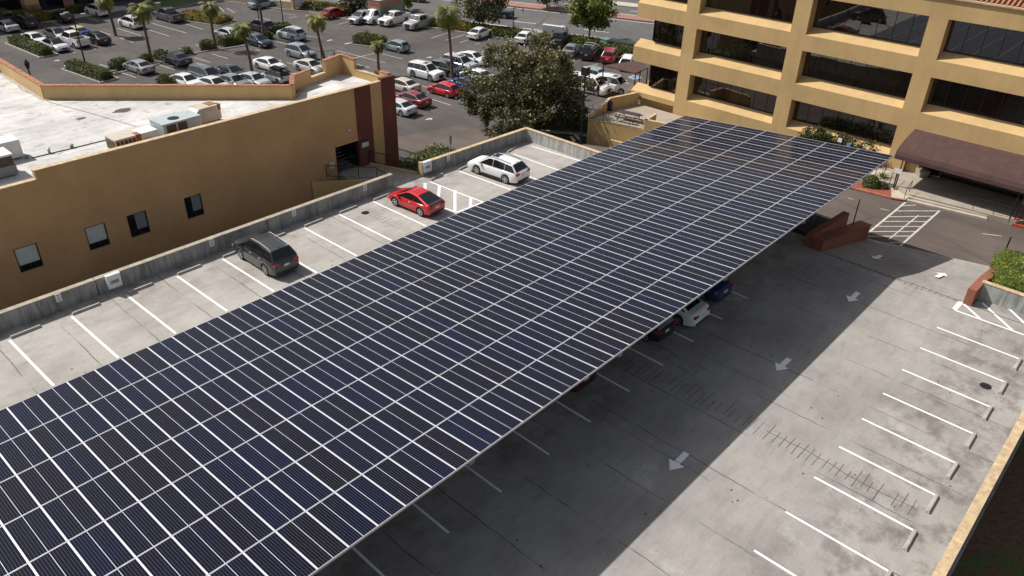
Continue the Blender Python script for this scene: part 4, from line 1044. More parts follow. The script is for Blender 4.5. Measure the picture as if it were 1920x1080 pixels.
# tiled roof
m = MB(); m.box(XF-.12, XF+.25, YN, YE, ZT, ZT+.12); part(m, 'gutter', 'cap', ob)
m = MB(); m.prism([(XF+.25, YN), (XF+7, YN), (XF+7, YE), (XF+.25, YE)], ZT-.3, lambda p: ZT+.05 if p[0] < XF+1 else ZT+2.8)
k = YN
while k < 20:
    m.tube((XF+.15, k, ZT+.10), (XF+7, k, ZT+2.87), .10, n=6); k += .34
part(m, 'tile_roof', 'tile', ob)
# entrance: awning, side walls
m = MB(); m.box(XF+DP-.06, XF+DP-.01, -12, 16.55, ZD, 2.44); part(m, 'entrance_wall', 'dark', ob)
m = MB(); m.box(XF+.4, XF+DP-.07, 15.6, 16.55, ZD-.2, 2.44); part(m, 'entrance_pier', 'ochre', ob)
AY1, AY0 = 16.55, -13
prof = [(67.04, 2.56), (66.2, 2.45), (64.9, 2.18), (63.9, 1.92), (63.55, 1.66), (63.42, 1.35), (63.40, 1.05)]
m = MB(); ny = 24
for i in range(len(prof)-1):
    for k in range(ny):
        ya, yc = lerp(AY1, AY0, k/ny), lerp(AY1, AY0, (k+1)/ny)
        (xa, za), (xb, zb_) = prof[i], prof[i+1]; sg = .035*math.sin(k*1.0)*(1 if i > 1 else 0)
        m.face([(xa, ya, za), (xb, ya, zb_), (xb, yc, zb_), (xa, yc, za)])
m.face([(x, AY1, z) for x, z in prof]+[(67.04, AY1, 1.05)])
for i in range(len(prof)-1):
    (xa, za), (xb, zb_) = prof[i], prof[i+1]
for k in range(ny):
    y = lerp(AY1, AY0, k/ny)
    for i in range(len(prof)-1):
        (xa, za), (xb, zb_) = prof[i], prof[i+1]; m.tube((xa, y, za), (xb, y, zb_), .009, n=4)
o = part(m, 'awning', 'awn', ob)
m = MB()
for y_ in (15.9, 7.55):
    m = MB(); m.tube((63.6, y_, ZD+.1), (63.6, y_, 1.6), .05, n=8); part(m, 'awning_pole', 'black', ob)
# plaza, steps, kerbs
m = MB(); m.prism([(63.6, 7.1), (63.3, 10.3), (62.8, 14.5), (63.9, 16.1), (63.3, 19.8), (XF+2, 19.8), (XF+2, -12), (65.5, -12), (64.4, 6.5)], ZD-.3, ZD+.42)
tag(struct(m.build('plaza', 'plaza')), 'raised concrete entrance plaza', None)
m = MB(); m.prism([(63.15, 8.85), (62.2, 14.45), (62.52, 14.5), (63.45, 9.0)], ZD-.2, ZD+.14); m.prism([(63.4, 8.95), (62.5, 14.52), (62.82, 14.55), (63.62, 9.1)], ZD-.2, ZD+.28)
tag(struct(m.build('steps', 'walk')), 'pale concrete entrance steps', None)
m = MB(); m.prism([(62.0, 14.65), (61.75, 15.45), (63.3, 16.15), (65.2, 16.3), (65.2, 14.6), (62.2, 14.55)], ZD-.2, ZD+.12); m.prism([(63.2, 17.3), (63.2, 23), (66.9, 23), (66.9, 17.2)], ZD-.2, ZD+.44)
tag(struct(m.build('walkway_ramp', 'walk')), 'pale concrete ramp beside the mulch bed', None)
m = MB(); m.prism(kk([(60.45, 18.2), (60.8, 15.25), (62.6, 15.95), (62.2, 20), (60.2, 20)]), ZD-.2, ZD+.16); tag(struct(m.build('mulch_bed', 'mulch')), 'red mulch bed beside the driveway', None)
m = MB(); m.wall((61.1, 20.3), (61.42, 18.5), .2, ZD-.1, ZD+.18); m.wall((61.42, 18.5), (61.77, 15.4), .2, ZD-.1, ZD+.17); m.wall((61.77, 15.4), (62.1, 14.55), .2, ZD-.1, ZD+.16); tag(struct(m.build('faded_kerb', 'pinkkerb')), 'faded red kerb of the mulch bed', None)
m = MB(); m.wall((63.6, 7.3), (63.95, 4.5), .22, ZD-.1, ZD+.2); m.wall((63.7, 7.2), (64.7, 7.0), .22, ZD-.1, ZD+.48); tag(struct(m.build('red_kerb', 'redkerb')), 'bright red kerb at the right of the steps', None)
def handrail(pts, label, mat='black', legs=True):
    m = MB(); e = empty('handrail', label, 'handrail', pts[0][:2]+(pts[0][2],), group=None)
    for p, q in zip(pts, pts[1:]): m.tube(p, q, .025, n=6)
    o = m.build('rail', mat, e); o.location = -e.location
    for x, y, z in pts:
        m = MB(); m.tube((x, y, z-.95), (x, y, z), .025, n=6); o = m.build('leg', mat, e); o.location = -e.location
zp = ZD+.42
handrail([(62.35, 14.7, ZD+.95), (63.3, 14.7, zp+.95)], 'short black handrail at the left end of the steps')
handrail([(63.5, 10.1, zp+.95), (63.6, 8.7, zp+.9), (63.75, 7.25, zp+.85)], 'black handrail along the plaza edge right of the steps')
handrail([(63.4, 19.6, zp+.95), (63.5, 17.6, zp+.95), (65.2, 17.4, zp+.95)], 'black handrail round the ramp behind the mulch bed')
handrail([(63.7, 16.4, zp+.9), (64.9, 16.4, zp+.95)], 'short black handrail right of the mulch bed')

# zebra hatching on the driveway
m = MB(); zz = ZD+.004
def dl(a, c, w_, mm=None): (mm or m).strip(G(*a, zz), G(*c, zz), w_)
dl((1620, 443), (1698, 379), .16); dl((1688, 461), (1762, 395), .14); dl((1666, 449), (1722, 404), .1)
for a, c in (((1692, 385.5), (1717, 384.5)), ((1681, 395.5), (1761, 395.5)), ((1667, 406.5), (1752, 405.5)), ((1656, 415.2), (1740, 415.5)), ((1646, 424.5), (1731, 425)), ((1633, 434), (1722, 434)), ((1621, 443), (1710, 442.5)), ((1667, 455), (1696, 454.5))): dl(a, c, .11)
tag(struct(m.build('crosswalk_lines', 'worn')), 'worn white hatching across the driveway', None)
m = MB(); dl((1650, 391), (1668, 395), .1); dl((1842, 438), (1878, 442.5), .1); dl((1590, 371), (1600, 374), .1)
tag(struct(m.build('drive_dashes', 'paleline')), 'faded yellow dashes on the driveway', None)
# brown walls beside the ramp
def brown(poly_lines, label): pass
e = empty('terracotta_wall', 'dark reddish-brown sloped wall beside the ramp at the canopy edge', 'wall', (46.3, 14.7, 0), group=None)
m = MB(); m.wall((46.25, 14.72), (53.4, 14.15), .75, -.3, .72, ZD-.3, -.45, side=1); part(m, 'low_wall', 'terra', e)
m = MB(); m.wall((46.22, 14.66), (53.45, 14.08), .9, .72, .80, -.45, -.37, side=1); part(m, 'ledge', 'terra', e)
m = MB(); m.wall((46.3, 15.5), (51.2, 15.1), .45, -.4, .85, ZD, .95, side=1); part(m, 'raised_wall', 'terra', e)
MBw = MB(); MBw.wall((51.5, 15.4), (51.9, 26), .3, ZD-1, -.05); tag(MBw.build('retaining_wall', 'wallc'), 'grey retaining wall in shade behind the sloped brown wall', 'wall')
e = empty('terracotta_wall', 'sunlit terracotta wall along the hedge planter on the right of the ramp', 'wall', (46.2, 6, 0), group=None)
m = MB(); m.wall((46.15, 6.12), (48.5, 6.02), .45, -.3, 1.05, ZD, 1.02, side=-1); part(m, 'near_wall', 'terra', e)
m = MB(); m.wall((48.5, 6.05), (55.7, 6.0), .5, ZD-1, .85, ZD-1, -.35, side=-1); part(m, 'sloping_wall', 'terra', e)
m = MB(); m.prism([(47.75, 5.5), (55.7, 5.5), (57.2, -3), (47.75, -3)], ZD-1, -.05); tag(struct(m.build('planter_soil', 'soil')), 'soil in the hedge planter', None)
for px, py, h, lab in ((1886, 468, 1.0, 'thin black bollard beside the terracotta wall'),):
    p = G(px, py, ZD); e = empty('bollard', lab, 'bollard', p); MB().tube((0, 0, 0), (0, 0, h), .05, n=8).build('post', 'black', e); MB().tube((0, 0, h), (0, 0, h+.05), .05, .01, n=8).build('post_cap', 'black', e)
p = Vector((51.9, 14.9, -.1)); zt = zat(1620, 376, p); e = empty('sign_post', 'thin dark pole rising behind the sloped brown wall', 'pole', p); MB().tube((0, 0, -.9), (0, 0, zt-p.z), .04, n=8).build('post', 'black', e); MB().box(-.06, .06, -.02, .02, zt-p.z-.35, zt-p.z).build('plate', 'steel', e)

# ------------------------------------------------------------------ patio of the office building
ZP = -1.75
FL, FR = G(1103, 222, ZP), G(1203, 244, ZP); BL, BR = G(1141, 183, -.55), G(1180, 191, -.55)
dF = (FR-FL).normalized(); FE = FL+dF*9.5
e = empty('patio', 'ochre walled patio terrace beside the office building', 'patio', (FL.x, FL.y, ZP))
m = MB(); m.prism([FL[:2], FE[:2], (67, FE.y), (67, BL.y-.2), (BL.x, BL.y)], ZL, ZP); part(m, 'terrace', 'ochre', e)
m = MB(); m.prism([(FL.x+.2, FL.y-.15), (FE.x+.2, FE.y), (66.9, FE.y), (66.9, BL.y-.3), (BL.x-.1, BL.y-.2)], ZP, ZP+.012); part(m, 'paving', 'plaza', e)
m = MB(); m.wall(FL, (BL.x, BL.y), .25, ZP-.5, ZP+.1, ZP-.5, -.6, side=-1); m.wall((BL.x, BL.y), (67.05, BL.y-.9), .25, ZP-.5, -.6, side=-1); part(m, 'low_wall', 'ochre', e); m = MB()
q = FR+dF*.15; m.wall(q, FE, .25, ZP-.2, -.72, side=1); m.wall(q, (q.x+2.2, q.y+.35), .25, ZP-.2, -.72, side=-1); part(m, 'low_wall', 'ochre', e)
m = MB(); m.wall(FL, (BL.x, BL.y), .29, ZP+.1, ZP+.16, -.6, -.54, side=-1); m.wall((BL.x, BL.y), (67.0, BL.y-.9), .29, -.6, -.54, side=-1); m.wall(q, FE, .29, -.72, -.66, side=1); m.wall(q, (q.x+2.2, q.y+.35), .29, -.72, -.66, side=-1); part(m, 'wall_cap', 'cap', e)
railing(FL+Vector((0, -.2, 0)), FR, ZP+.02, 1.0, None, par=e, gap=.14); railing(FL+Vector((-.1, 0, 0)), (FL.x+1.6, FL.y+2.4), ZP-.1, 1.0, None, par=e, gap=.16)
m = MB(); m.wall((FR.x-.9, FR.y+2.8), (FE.x-.9, FE.y), .3, ZL, -3.2); part(m, 'outer_ledge', 'ochre', e)
pt = G(1178, 226, ZP); e = empty('picnic_table', 'dark metal picnic table with benches on the patio', 'picnic table', (pt.x, pt.y, ZP+.02), math.atan2(dF.y, dF.x))
MB().box(-1.1, 1.1, -.4, .4, .72, .77).build('tabletop', 'wood', e)
for s in (-1, 1):
    MB().box(-1.1, 1.1, s*.85-.16, s*.85+.16, .43, .47).build('bench', 'wood', e)
    m = MB(); m.tube((s*.8, -.85, .43), (s*.8, -.75, 0), .03, n=6); m.tube((s*.8, .85, .43), (s*.8, .75, 0), .03, n=6); m.tube((s*.8, -.85, .42), (s*.8, .85, .42), .03, n=6); m.tube((s*.8, -.3, .72), (s*.8, -.75, .1), .03, n=6); m.tube((s*.8, .3, .72), (s*.8, .75, .1), .03, n=6); m.build('leg_frame', 'black', e)
p = G(1140, 208, ZP); e = empty('trash_bin', 'round black litter bin in the patio corner', 'bin', (p.x+.2, p.y, ZP+.02)); MB().tube((0, 0, 0), (0, 0, .8), .3, n=16).build('body', 'black', e); MB().tube((0, 0, .8), (0, 0, 1.0), .32, .12, n=16).build('lid', 'black', e)
# small brown shade between the cars
e = empty('shade_canopy', 'small brown cloth shade on posts in the lower car park', 'canopy', G(1160, 150, ZL)); zc = -1.7
cc = [G(1131, 122.5, zc), G(1191, 137, zc), G(1215, 127, zc), G(1203, 112, zc)]
m = MB(); m.prism([c[:2] for c in cc], zc-.12, zc); part(m, 'cover', 'awn', e)
m = MB(); m2 = MB()
for c, ins in ((cc[0], .15), (cc[1], .15)):
    m.tube((c.x+.1, c.y, ZL+1.1), (c.x+.1, c.y, zc), .07, n=8); m2.tube((c.x+.1, c.y, ZL), (c.x+.1, c.y, ZL+1.1), .11, n=8)
for c in cc[2:]: m.tube((c.x, c.y, ZL), (c.x, c.y, zc), .07, n=8)
part(m, 'post', 'black', e); part(m2, 'post_guard', 'yellow', e)
# ------------------------------------------------------------------ markings of the lower car park
m = MB(); Z5 = ZL+.008
def bl(x0, y0, x1, y1, w_=.11): m.strip(G(x0, y0, Z5), G(x1, y1, Z5), w_)
for a in ((745, 480, 845, 515), (895, 447, 985, 480), (1048, 420, 1120, 445), (1190, 390, 1265, 412), (1330, 362, 1400, 385), (1465, 335, 1520, 350), (910, 545, 1020, 580), (1195, 487, 1310, 523), (1460, 432, 1580, 468), (1590, 405, 1710, 440), (1715, 380, 1835, 413), (640, 125, 740, 158), (900, 285, 1000, 318), (750, 235, 830, 262), (1140, 175, 1400, 248), (1100, 220, 1270, 271), (1395, 180, 1525, 222), (880, 212, 1060, 268), (380, 165, 475, 198), (810, 325, 860, 345), (660, 335, 715, 370), (505, 370, 560, 395), (1640, 50, 1680, 85), (1700, 60, 1760, 95), (915, 75, 990, 95), (540, 150, 605, 178), (150, 222, 195, 250)):
    bl(a[0]/4, a[1]/4, a[2]/4, a[3]/4)
for a in ((605, 378, 970, 472), (540, 420, 850, 507), (930, 400, 1095, 442), (600, 470, 890, 398), (1180, 700, 1460, 788), (1128, 610, 1300, 660), (1190, 725, 1300, 692), (1130, 860, 1190, 872), (1270, 815, 1325, 828), (230, 468, 300, 488), (240, 558, 330, 540), (1310, 287, 1450, 243), (1420, 303, 1570, 258), (1530, 320, 1590, 300), (610, 185, 720, 155), (705, 197, 745, 188), (250, 135, 310, 122), (190, 100, 300, 112), (360, 265, 490, 285), (150, 310, 250, 335), (1640, 332, 1680, 322), (1860, 318, 1920, 300), (0, 370, 30, 380), (110, 352, 150, 362), (880, 95, 1060, 120)):
    bl(480+a[0]/4, a[1]/4, 480+a[2]/4, a[3]/4)
for a in ((440, 465, 470, 455), (600, 495, 645, 478), (770, 520, 790, 512)): bl(960+a[0]/4, a[1]/4, 960+a[2]/4, a[3]/4)
for px, py, dx, dy in ((107, 113.3, 9, -1.3), (125, 122.6, 8, -1), (618, 75.5, 8, -2), (651, 81.5, 8, -1.5), (805, 107.5, 8, -1), (805, 223, 10, -2), (235, 31, 6, -3), (1012, 0, 5, 0)):
    p, q = G(px-dx/2, py-dy/2, Z5), G(px+dx/2, py+dy/2, Z5); arrow(m, (p+q)/2, q-p, L=(q-p).length*1.25, z=Z5)
tag(struct(m.build('lot_markings', 'worn')), 'white bay lines and arrows of the lower car park', None)
m = MB(); cbl = [G(1178, 145, Z5), G(1190, 149, Z5), G(1202, 145, Z5), G(1190, 141, Z5)]; m.face([(p.x, p.y, Z5) for p in cbl]); tag(struct(m.build('access_symbol', 'blue')), 'blue access square painted on the asphalt', None)
m = MB()
for p, q in zip(cbl, cbl[1:]+cbl[:1]): m.strip((p.x, p.y, Z5+.004), (q.x, q.y, Z5+.004), .16)
tag(struct(m.build('access_border', 'worn')), 'white border of the blue access square', None)

# ------------------------------------------------------------------ vegetation
rv = random.Random(21)
def leaf(m, c, s, tint, up=.0):
    a = Vector((rv.gauss(0, 1), rv.gauss(0, 1), rv.gauss(0, 1))).normalized(); b_ = a.cross(Vector((rv.gauss(0, 1), rv.gauss(0, 1), rv.gauss(0, 1)))).normalized()
    a *= s*.5; b_ *= s*.32; m.tint = tint
    m.face([c-a, c-b_, c+a, c+b_])
def cluster(m, c, r, n, s, t0=.2, t1=.9, sq=.75):
    base = rv.uniform(t0, t1)
    for _ in range(n):
        v = Vector((rv.gauss(0, .5), rv.gauss(0, .5), rv.gauss(0, .5)*sq))*r
        leaf(m, c+v, s*rv.uniform(.7, 1.3), min(1, max(0, base+rv.uniform(-.25, .25))))
def hedge_box(px, py, L, W, h, ang, label, z=ZL+.02, mat='green', name='hedge', leafs=None, s=.2, group=None, rnd=.35, at=None, kerb=False):
    p = G(px, py, z) if at is None else Vector((*at, z)); a = R(ang); m = MB(); m.tint = .12
    e = empty(name, label, 'hedge' if name == 'hedge' else 'bush', p, a, group)
    nx, ny = max(4, int(L/.35)), max(4, int(W/.35)); g = []
    for i in range(nx+1):
        for j in range(ny+1):
            x, y = (i/nx-.5)*L, (j/ny-.5)*W
            ex = max(0, abs(x)-(L/2-rnd))/rnd; ey = max(0, abs(y)-(W/2-rnd))/rnd; k = math.sqrt(max(0, 1-min(1, ex*ex+ey*ey)))
            g.append((x, y, h*(.08+.92*k)*(1+rv.uniform(-.07, .03))-.08))
    fs = [(i*(ny+1)+j, (i+1)*(ny+1)+j, (i+1)*(ny+1)+j+1, i*(ny+1)+j+1) for i in range(nx) for j in range(ny)]
    m.idx(g, fs); 
    ring = [(x, y) for x, y in ((-L/2+.05, -W/2+.05), (L/2-.05, -W/2+.05), (L/2-.05, W/2-.05), (-L/2+.05, W/2-.05))]
    m.prism(ring, -.05, .12)
    m.build('core', mat, e); m = MB(); n = leafs or int(L*W*46+(L+W)*h*30)
    n = min(n, 7000)
    for _ in range(n):
        x, y = rv.uniform(-.5, .5)*L, rv.uniform(-.5, .5)*W
        ex = max(0, abs(x)-(L/2-rnd))/rnd; ey = max(0, abs(y)-(W/2-rnd))/rnd; rr_ = ex*ex+ey*ey
        if rr_ > 1: continue
        zt_ = h*(.08+.92*math.sqrt(1-rr_)); t = .45+.3*math.sin(x*2.1+py)*math.cos(y*2.7)+rv.uniform(-.35, .35)
        leaf(m, Vector((x, y, zt_+rv.uniform(-.08, .07))), s*rv.uniform(.6, 1.2), min(1, max(0, t)))
    for _ in range(int((L+W)*h*45)):
        sd = rv.choice((0, 1, 2, 3)); u = rv.uniform(-.5, .5); z_ = rv.uniform(.05, .9)*h
        x, y = (u*L, (W/2-.02)*(1 if sd else -1)) if sd < 2 else ((L/2-.02)*(1 if sd == 2 else -1), u*W)
        leaf(m, Vector((x+rv.uniform(-.07, .07), y+rv.uniform(-.07, .07), z_)), s*rv.uniform(.6, 1.1), rv.uniform(.1, .6))
    m.build('foliage', mat, e)
    if kerb:
        k = MB()
        for s_ in (-1, 1): k.box(-L/2-.35, L/2+.35, s_*(W/2+.3)-.08, s_*(W/2+.3)+.08, -.02, .13); k.box(s_*(L/2+.35)-.08, s_*(L/2+.35)+.08, -W/2-.22, W/2+.22, -.02, .13)
        kb = k.build('island_kerb', 'kerb'); kb.location = p; kb.rotation_euler = (0, 0, a); tag(struct(kb), None, None)
    return e
gH = 'clipped hedges in the car park islands'
def isl(p, q, W, h, label, mat='green', kerb=True, name='hedge', s=.26):
    A, B_ = G(*p, ZL), G(*q, ZL); c = (A+B_)/2; d = B_-A
    return hedge_box(p[0], p[1], d.length, W, h, math.degrees(math.atan2(d.y, d.x)), label, at=(c.x, c.y), mat=mat, kerb=kerb, name=name, s=s, group=gH)
isl((29, 80), (90, 105), 1.7, 1.1, 'three-lobed clipped hedge island at the far left')
isl((136, 128), (203, 151), 1.7, 1.1, 'clipped hedge island at the foot of the leaning lamp pole')
isl((215, 126), (233, 129), 2.0, 1.1, 'round clipped bush left of the grey sedan', kerb=False, name='bush')
isl((266, 117), (284, 118), 1.6, 1.0, 'low clipped bush at the second palm trunk', kerb=False, name='bush')
isl((294, 108), (315, 112), 1.6, 1.0, 'low clipped bush right of the second palm trunk', kerb=False, name='bush')
isl((340, 103), (360, 100), 1.6, .8, 'loose low bush at the kerb above the dark blue-grey sedan', kerb=False, name='bush')
isl((376, 93), (402, 91), 1.9, 1.1, 'clipped bush left of the third palm trunk', kerb=False, name='bush')
isl((412, 86), (462, 76), 1.9, 1.1, 'long clipped hedge right of the third palm trunk', kerb=False)
isl((342, 32), (424, 44), 3.4, .9, 'broad flat-topped shrub island beside the grey pickup truck', mat='yflower')
isl((505, 60), (546, 56), 2.4, 1.0, 'hedge behind the light silver SUV', kerb=False)
isl((496, 72), (508, 70), 2.0, .9, 'small bush at the tall dark pole', kerb=False, name='bush')
isl((668, 80), (722, 87), 2.0, 1.3, 'shrub island with feathery grass beside the grey-green hatchback')
isl((300, 158), (362, 160), 2.0, 1.0, 'hedge peeking above the roof parapet', kerb=False)
def kstrip(pts, nm, w_=.16, z=ZL, h=.13, mat='kerb'):
    k = MB(); P = [G(px, py, z) for px, py in pts]
    for a, c in zip(P, P[1:]): k.wall(a, c, w_, z-.02, z+h)
    tag(struct(k.build('kerb', mat)), nm, None)
kstrip([(200, 137), (262, 122), (300, 118), (347, 107), (372, 99), (462, 86), (470, 84)], 'kerb of the planted row in the left lot')
kstrip([(188, 135), (208, 141), (262, 128), (300, 121)], 'kerb of the bush bed'); kstrip([(600, 125), (628, 120), (620, 114), (590, 118)], 'kerb of the small palm island')
kstrip([(272, 13), (296, 20), (352, 12), (368, 6)], 'kerb of the lawn patch')
m = MB(); q = [G(262, 8, ZL+.1), G(298, 18, ZL+.1), G(362, 8, ZL+.1), G(330, -6, ZL+.1)]; m.prism([p[:2] for p in q], ZL, ZL+.1); struct(m.build('lawn', 'lawn'))
m = MB(); q = [G(-60, 20, ZL), G(60, 44, ZL), G(108, 41, ZL), G(240, 18, ZL), G(236, 12, ZL), G(60, 20, ZL), G(-60, -10, ZL)]; m.prism([p[:2] for p in q], ZL, ZL+.12); struct(m.build('sidewalk', 'walk'))
gV = 'low shrubs on the verge beside the road'
vl = [(590, 14, 'shrubs right of the ground sign'), (625, 20, 'shrubs behind the red sedan'), (660, 26, 'shrubs at the first street tree trunk'), (845, 50, 'shrubs right of the silver pickup truck'), (880, 56, 'shrubs behind the lone white sedan'), (920, 62, 'shrubs at the street tree left of the big tree'), (955, 68, 'shrubs at the lantern post near the big tree'),
      (1065, 78, 'yellow-green shrubs above the dark pickup truck'), (1098, 85, 'shrubs at the round street tree trunk'), (1128, 93, 'shrubs behind the green utility box'), (1160, 99, 'shrubs behind the red SUV'), (1190, 104, 'shrubs left of the office building corner')]
vang = math.degrees(math.atan2(rd.y, rd.x))
for px, py, lab in vl:
    hedge_box(px, py, 7.0, 2.8, .9, vang+(8 if px < 1000 else 0), lab, mat='green' if px % 2 else 'yflower' if px < 900 else 'green', s=.4, leafs=1200, group=gV, rnd=1.2)
hedge_box(0, 0, 7.6, 5.6, 1.15, 100, 'sunlit bright green clipped hedge in the planter at the right', z=-.1, mat='lime', at=(51.3, 2.2), s=.12, leafs=7000, rnd=.5)
hedge_box(0, 0, 11.0, 2.6, 1.5, 118, 'dark curved hedge in front of the patio wall', z=-4.3, at=(G(1060, 240, -4.0)[:2]), s=.22, rnd=.9)
kstrip([(1010, 247), (1070, 251), (1120, 258), (1153, 264)], 'kerb below the dark curved hedge', z=-4.05, w_=.25, h=.2)
hedge_box(0, 0, 7.0, 3.8, 1.0, 10, 'dense hedge beside the walkway railing', z=-2.6, at=(G(800, 300, -1.8)[:2]), s=.22, rnd=1.0)
hedge_box(0, 0, 4.0, 3.0, 1.3, 60, 'hedge between the walkway railing and the parapet end', z=-2.6, at=(G(770, 318, -1.8)[:2]), s=.22, rnd=1.0)
# bushes by the far building
for px, py, L, lab in ((14, 14, 5, 'bush at the top left corner by the columns'), (42, 24, 5, 'dark round bush left of the big ochre column'), (30, 34, 7, 'yellow flowering bed at the top left'), (90, 37, 6, 'flower bed below the dark building'), (155, 22, 4, 'small bush right of the far ochre column')):
    hedge_box(px, py, L, 2.6, 1.0, 0, lab, mat='yflower' if 'flower' in lab else 'green', s=.35, leafs=900, name='bush', rnd=.9)
# agave-like plants and bush in the mulch bed
def agave(p, r, n, label):
    e = empty('agave', label, 'plant', p); m = MB()
    for k in range(n):
        a = k*2.4; el = .35+.9*(k/n); L = r*rv.uniform(.8, 1.1)
        d = Vector((math.cos(a)*math.cos(el), math.sin(a)*math.cos(el), math.sin(el))); s = Vector((-math.sin(a), math.cos(a), 0))*.05
        m.tint = rv.uniform(.2, .8); mid = d*L*.55; tip = d*L+Vector((0, 0, -.18*L))
        m.face([-s, mid-s*1.2, tip, mid+s*1.2, s])
    m.build('leaves', 'green', e)
agave(G(1652, 338, ZD+.16), 1.0, 34, 'spiky green plant in the red mulch bed'); 
hedge_box(1632, 348, 1.5, 1.3, .8, 20, 'round green bush in the red mulch bed', z=ZD+.14, s=.13, name='bush', leafs=1500, rnd=.6)
hedge_box(1655, 352, .9, .8, .4, 20, 'low dark bush in front of the spiky plant', z=ZD+.14, s=.12, name='bush', leafs=500, rnd=.4)
def pot(px, py, label, z=ZD+.42, r=.45, at=None):
    p = G(px, py, z) if at is None else Vector((*at, z)); e = empty('potted_plant', label, 'potted plant', p); m = MB(); m.tube((0, 0, 0), (0, 0, .55), r*.75, r, n=4); m.build('pot', 'stone', e)
    m = MB()
    for k in range(14): cluster(m, Vector((rv.uniform(-.4, .4), rv.uniform(-.4, .4), .8+rv.uniform(-.1, .5))), .35, 40, .12)
    m.build('foliage', 'green', e)
pot(1727, 330, 'square stone planter with a bush left of the entrance', r=.6)
# planting strip on the ledge in front of the ground-floor glass
for k, (y, lab) in enumerate(((24.0, 'dark bush before the ground-floor glass, left of the sign stand'), (22.6, 'tallest dark bush before the ground-floor glass'), (20.2, 'dark bush before the ground-floor glass, nearest the awning'))):
    p = Vector((XF-.9, y, ZD+.35)); e = empty('bush', lab, 'bush', p, 0, 'bushes before the ground-floor glass'); m = MB()
    for _ in range(60): cluster(m, Vector((rv.uniform(-.5, .5), rv.uniform(-1.3, 1.3), rv.uniform(.1, 2.0))), .42, 44, .17, 0, .22)
    m.build('foliage', 'green', e); MB().tube((0, 0, -.3), (0, 0, .8), .05, n=6).build('stem', 'bark', e)

def tree(base, crown, rx, ry, rz_, ncl, nleaf, ls, label, mat='gum', pale=None, trunk_r=.25, limbs=7, name='tree', bark='bark', cl_r=1.0, droop=0, hollow=.35, group=None):
    e = empty(name, label, 'tree', base, 0, group); m = MB(); c = Vector(crown)-Vector(base)
    lowest = c-Vector((0, 0, rz_*.6)); top = c
    fork = lowest*.55+Vector((rv.uniform(-.3, .3), rv.uniform(-.3, .3), 0))
    m.tube((0, 0, -.1), fork, trunk_r, trunk_r*.75, n=10)
    tips = []
    for k in range(limbs):
        a = k*2*math.pi/limbs+rv.uniform(-.3, .3); el = rv.uniform(.2, .9)
        t = c+Vector((math.cos(a)*rx*.6, math.sin(a)*ry*.6, rz_*(el-.45)))
        mid = fork.lerp(t, .5)+Vector((rv.uniform(-.4, .4), rv.uniform(-.4, .4), rv.uniform(0, .5)))
        m.tube(fork, mid, trunk_r*.55, trunk_r*.35, n=7); m.tube(mid, t, trunk_r*.35, trunk_r*.12, n=6); tips.append(t)
        for _ in range(3):
            u = mid.lerp(t, rv.uniform(.2, .9)); v = u+Vector((rv.gauss(0, 1)*rx*.3, rv.gauss(0, 1)*ry*.3, rv.uniform(-.1, .35)*rz_)); m.tube(u, v, trunk_r*.16, trunk_r*.05, n=5)
    m.build('trunk', bark, e)
    m = MB(); mp = MB()
    for k in range(ncl):
        while True:
            v = Vector((rv.uniform(-1, 1), rv.uniform(-1, 1), rv.uniform(-1, 1)))
            if hollow < v.length < 1 and not (droop and v.z < -.25 and math.hypot(v.x, v.y) < .72): break
        wob = 1+(.26 if droop else .18)*math.sin(v.x*5+2)*math.cos(v.y*4+v.z*3)
        cc_ = c+Vector((v.x*rx, v.y*ry, v.z*rz_))*wob
        cluster(m, cc_, cl_r*rv.uniform(.6, 1.2), nleaf, ls, .05, .85)
        if droop and v.z < .2 and rv.random() < .5:
            for q in range(5): cluster(m, cc_+Vector((rv.uniform(-.2, .2), rv.uniform(-.2, .2), -.35*q)), .28, nleaf//6, ls*.9, .05, .5, 1.4)
        if pale and v.length > .6 and (v.x < .1 or v.z > .3) and rv.random() < pale:
            for _ in range(10): leaf(mp, cc_+Vector((rv.gauss(0, .5), rv.gauss(0, .5), rv.gauss(.2, .5))), ls*.95, rv.random())
    m.build('crown', mat, e)
    if pale: mp.build('blossom', 'gumpale', e)
    return e
# big gum tree
tb = G(948, 248, -4.4); tc = G(968, 172, .3)
tcx = tb+Vector((2.2, -.7, 0)); zc0 = zat(973, 172, tcx)
tree(tb, (tcx.x, tcx.y, zc0), 5.3, 5.6, 5.0, 205, 150, .28, 'big drooping grey-green tree with pale blossom beyond the deck corner', pale=.75, trunk_r=.3, limbs=13, cl_r=.92, droop=1, hollow=.3)
gS = 'street trees on the road verge'
def stree(bp, cpx, r_, label, mat='street', rz__=None, n=60, nl=60, ls=.42, z=ZL):
    p = G(*bp, z); zc_ = zat(*cpx, p); d = ray(*cpx); t = math.hypot(p.x, p.y)/math.hypot(d.x, d.y); x, y = d.x*t, d.y*t
    tree(p, (x, y, zc_), r_, r_, rz__ or r_*.9, n, nl, ls, label, mat=mat, trunk_r=.16, limbs=6, cl_r=r_*.28, group=gS, hollow=.2)
stree((1104, 76), (1110, 20), 3.2, 'round yellow-green street tree left of the office building', n=95, nl=80)
stree((910, 54), (905, 4), 3.4, 'street tree beside the black pickup on the road', mat='gum')
stree((665, 27), (665, -14), 3.4, 'slim street tree behind the box truck left side', mat='gum')
stree((1026, 16), (1027, -22), 2.6, 'dark-trunked tree on the brick median', mat='gum')
stree((758, 20), (752, -3), 1.7, 'small tree top showing above the box truck', mat='street', n=24)
